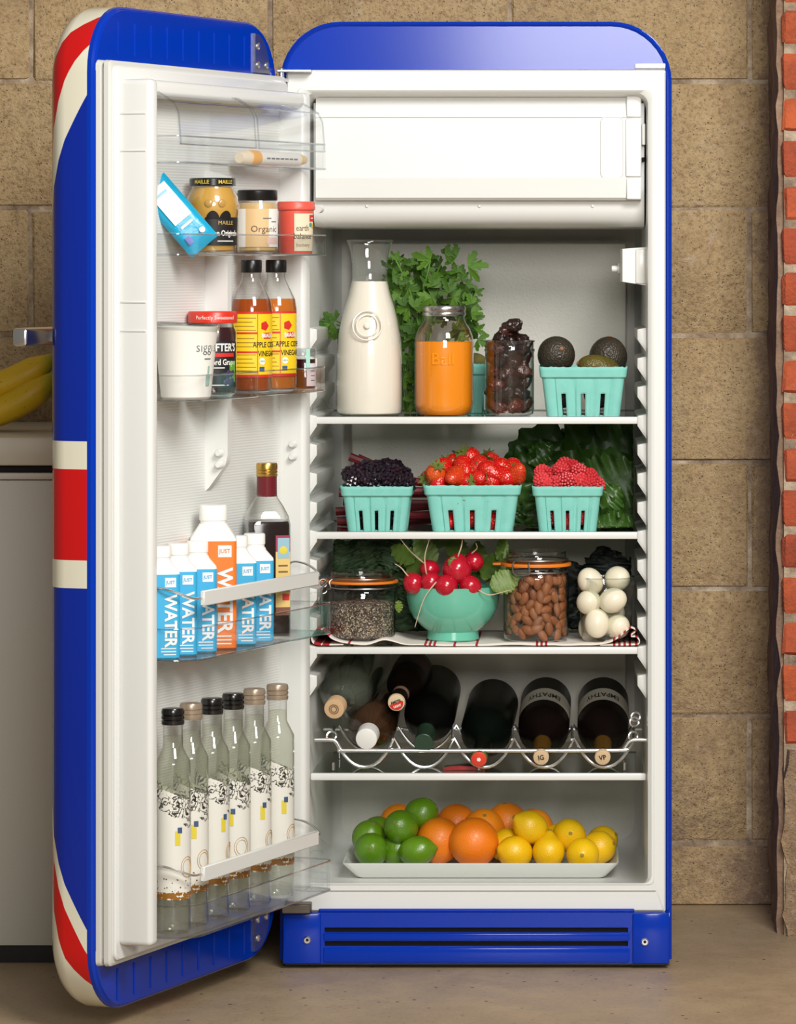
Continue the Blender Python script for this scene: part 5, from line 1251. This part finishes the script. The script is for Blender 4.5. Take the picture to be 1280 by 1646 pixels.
def cap_text(t, s, size, m, x=0, y=0, rot=0, z=-.0009):
    v, f = text_vf(s, size, .0002, .9); c_, s_2 = math.cos(rot), math.sin(rot)
    M('lettering', ([(x + (a * c_ - b * s_2), -(y + (a * s_2 + b * c_)), z) for a, b in v], f), m, t, smooth=False)
cap_text(t, 'AMSTEL', .0055, ink, 0, .002, R(20)); cap_text(t, 'LIGHT', .0050, paper, .002, -.0048, R(20))
M('neck_label', lathe([(.0131, .040), (.0134, .058)], 28, False, False), plain('neck_label', (150, 120, 108), .5), t)
M('body_label', patch(.0306, .135, .190, -1.2, 1.2, 16), plain('body_label', (70, 46, 42), .5), t)
t = lying('wine_bottle', 'black wine bottle with green foil capsule, beside the white capped bottle', P(681, 1195, .045), (1.5, 11), wp, wine_dark, [(.0140, 0), (.0150, .0008), (.0152, .006), (.0142, .008), (.0142, .06)], plain('green_foil', (38, 62, 46), .35))
t = lying('wine_bottle', 'black wine bottle with red medallion cap and green neck wrap', P(770, 1221, .042), (3, 11.5), wp, wine_green, [(.0105, 0), (.0118, .0006), (.012, .003)], plain('red_medallion', (216, 62, 40), .45))
M('neck_wrap', lathe([(.0121, .003), (.0125, .004), (.0131, .05)], 24, False, False), plain('neck_green', (74, 112, 50), .5), t)
M('cap_print', tr(lathe([(.0035, 0), (.0028, .0004)], 5), (0, 0, -.0005)), paper, t)
for i, x in enumerate((870, 969)):
    t = lying('wine_bottle', ('dark wine bottle with pale shoulder band, next to the red capped bottle', 'dark wine bottle with pale shoulder band, at the end against the right wall')[i], P(x, 1218, .042), ((.8, .2)[i], 11.5), wp, plain('dark_red_wine', (16, 9, 8), .3, Specular_IOR_Level=.12), [(.0100, 0), (.0118, .0006), (.0122, .004), (.0125, .006)], plain('cork_cream', (206, 178, 140), .6), 'dark wine bottles with pale shoulder bands')
    M('gold_neck', lathe([(.0129, .012), (.0133, .030), (.0138, .070)], 24, False, False), plain('gold_mesh', (120, 84, 24), .4, .6, var=.5, scale=300), t)
    lb = M('label', patch(.0406, .165, .225, -1.35, 1.35, 22, .0004), plain('grey_label', (200, 194, 180), .6), t)
    v, f = text_vf('EMPATHY', .0125, .0002)
    M('lettering', ([(-.0412 * math.sin(x_ / .0406) * 1.0, -.0412 * math.cos(x_ / .0406), .193 - y_ * 2.3) for x_, y_ in v], f), ink, lb, smooth=False)
    cap_text(t, ('IG', 'VP')[i], .011, ink, 0, 0, R(10))
t = M('paper_tag', loft([[(-.028, 0, 0), (.0, -.008, .0), (.036, -.004, .0), (.036, .012, .0), (.0, .016, .0)], [(-.028, 0, .004), (.0, -.008, .006), (.036, -.004, .0045), (.036, .012, .0045), (.0, .016, .0055)]]), plain('tag_red', (150, 30, 34), .5), None, tuple(on(742, .075, Z4 + .0005)))
tag(t, 'small folded red and green tag lying on the glass shelf', 'tag')
M('green_side', tr(box(-.026, .02, -.002, .012, .0062, .0072, .0003, 1), (0, 0, 0), (0, R(-6), 0)), plain('tag_green', (40, 60, 34), .5), t)

# ------------------------------------------------------------------ bottom: platter of citrus
ZF = .119
Y0, Y1, xa, xb = .092, .305, -.211, .219
def plat(w_in, z, r): return [(x, y, z) for x, y in rrect(xb - xa - 2 * w_in, Y1 - Y0 - 2 * w_in, r, 5)]
pl = M('platter', loft([plat(.024, 0, .01), plat(.020, .002, .012), plat(.001, .0235, .012), plat(.0, .026, .012), plat(.003, .0262, .012), plat(.022, .007, .012), plat(.05, .006, .01)]), plain('white_porcelain', (228, 230, 224), .2, Coat_Weight=.3), None, ((xa + xb) / 2, (Y0 + Y1) / 2, ZF + .0005))
tag(pl, 'long white rectangular platter heaped with citrus fruit', 'platter')
def peel(name, c0, c1, rough, sc, st, coat=.15):
    k = N(name); n2 = k.noise(k.obj(), 20, 4); vo = k.n('TexVoronoi', {'Vector': k.obj(), 'Scale': sc}); rn = k.n('ObjectInfo').outputs['Random']
    return k.done(k.princ(k.mix(k.math('MULTIPLY', k.math('ADD', n2, rn), .5), S(c0), S(c1)), rough, 0, k.bump(vo.outputs['Distance'], st, .0012), Coat_Weight=coat, Coat_Roughness=.2))
orange_m = peel('orange_peel', (236, 112, 8), (250, 156, 26), .42, 620, .35); lemon_m = peel('lemon_peel', (232, 176, 6), (246, 206, 20), .36, 560, .3); lime_m = peel('lime_peel', (56, 106, 10), (116, 158, 28), .25, 640, .22, .35)
def fruit(kind, label, px, py, Y, r, e=(0, 0, 0), elong=1.0, nip=0.0):
    s = px2m(Y); rr2 = r * s; m = {'orange': orange_m, 'lemon': lemon_m, 'lime': lime_m}[kind]
    t = T(kind, label, kind, P(px, py, Y), group='citrus on the platter'); t.rotation_euler = tuple(R(q) for q in e)
    fn = (lambda d: 1 + .012 * noise.noise(d * 2.2 + Vector((px, 0, 0)))) if kind == 'orange' else (lambda d: 1 + .02 * noise.noise(d * 2 + Vector((px, 0, 0))) + nip * (max(0, d.z) ** 22) + .5 * nip * (max(0, -d.z) ** 26))
    M('peel', ball(rr2, rr2, rr2 * elong, 30, 24, fn), m, t)
    M('stem_button', tr(lathe([(.0034, 0), (.0032, .0015), (.0015, .0022)], 8), (0, 0, rr2 * elong * (1 + nip) - .0012)), plain('stem_button', (110, 120, 60) if kind != 'lemon' else (150, 130, 40), .7), t)
L_ = [('lime', 'bright lime at the front left corner of the platter', 597, 1366, .150, 27.5, (75, 10, 0), 1.03, .05), ('lime', 'oval lime lying in front of the left orange', 671, 1368, .150, 24.5, (10, 80, 0), 1.24, .10),
      ('lime', 'lime with a yellow patch resting on top of the lime pile', 645, 1330, .175, 28, (60, -40, 0), 1.05, .06), ('lime', 'lime at the top of the heap, behind the one with the yellow patch', 677, 1309, .215, 26.5, (20, 60, 0), 1.1, .05),
      ('lime', 'rough topped lime at the far left edge of the platter', 593, 1346, .195, 27, (30, 20, 0), 1.06, .04), ('lime', 'paler lime half hidden behind the left limes', 607, 1336, .240, 24, (40, 70, 0), 1.1, .05), ('lime', 'shaded lime under the pile between the two front limes', 637, 1366, .185, 25, (30, 80, 0), 1.1, .04),
      ('orange', 'largest orange at the front centre of the platter', 762, 1354, .160, 40, (-70, 20, 0)), ('orange', 'orange with a tiny dark spot beside the oval lime', 706, 1351, .190, 37, (-60, 40, 0)), ('orange', 'orange showing its green stem button above the front orange', 778, 1336, .235, 36, (38, 4, 0)),
      ('orange', 'orange behind the limes and the left orange', 734, 1324, .262, 32, (-70, 0, 0)), ('orange', 'tall orange at the back between the stemmed one and the lemons', 815, 1324, .262, 34, (12, -6, 0)), ('orange', 'shaded orange behind the raised lemon', 858, 1332, .250, 32, (-60, 10, 0)), ('orange', 'orange peeking out behind the topmost lime', 641, 1322, .268, 30, (50, 10, 0)),
      ('lemon', 'lemon with a nub raised on top of the lemon pile', 853, 1330, .165, 26, (20, -55, 0), 1.16, .16), ('lemon', 'lemon at the front beside the largest orange', 828, 1370, .150, 26.5, (20, -75, 0), 1.08, .10), ('lemon', 'lemon mostly hidden between orange and front lemon', 815, 1358, .185, 26, (0, 60, 0), 1.1, .08),
      ('lemon', 'pear shaped lemon with its neck pointing up', 882, 1369, .150, 26, (-8, 4, 0), 1.0, .34), ('lemon', 'round lemon behind the pear shaped one', 915, 1343, .180, 27, (75, 20, 0), 1.06, .08), ('lemon', 'lemon with dark scar at the front right', 937, 1373, .145, 26.5, (85, -18, 0), 1.08, .10),
      ('lemon', 'lemon at the right end of the platter', 963, 1362, .178, 26.5, (30, 70, 0), 1.05, .06), ('lemon', 'lemon tucked in the far back right corner of the platter', 968, 1352, .235, 24, (30, 60, 0), 1.12, .12), ('lemon', 'lemon barely visible behind the round one', 897, 1348, .232, 24, (10, 80, 0), 1.1, .08)]
for f_a in L_: fruit(*f_a)
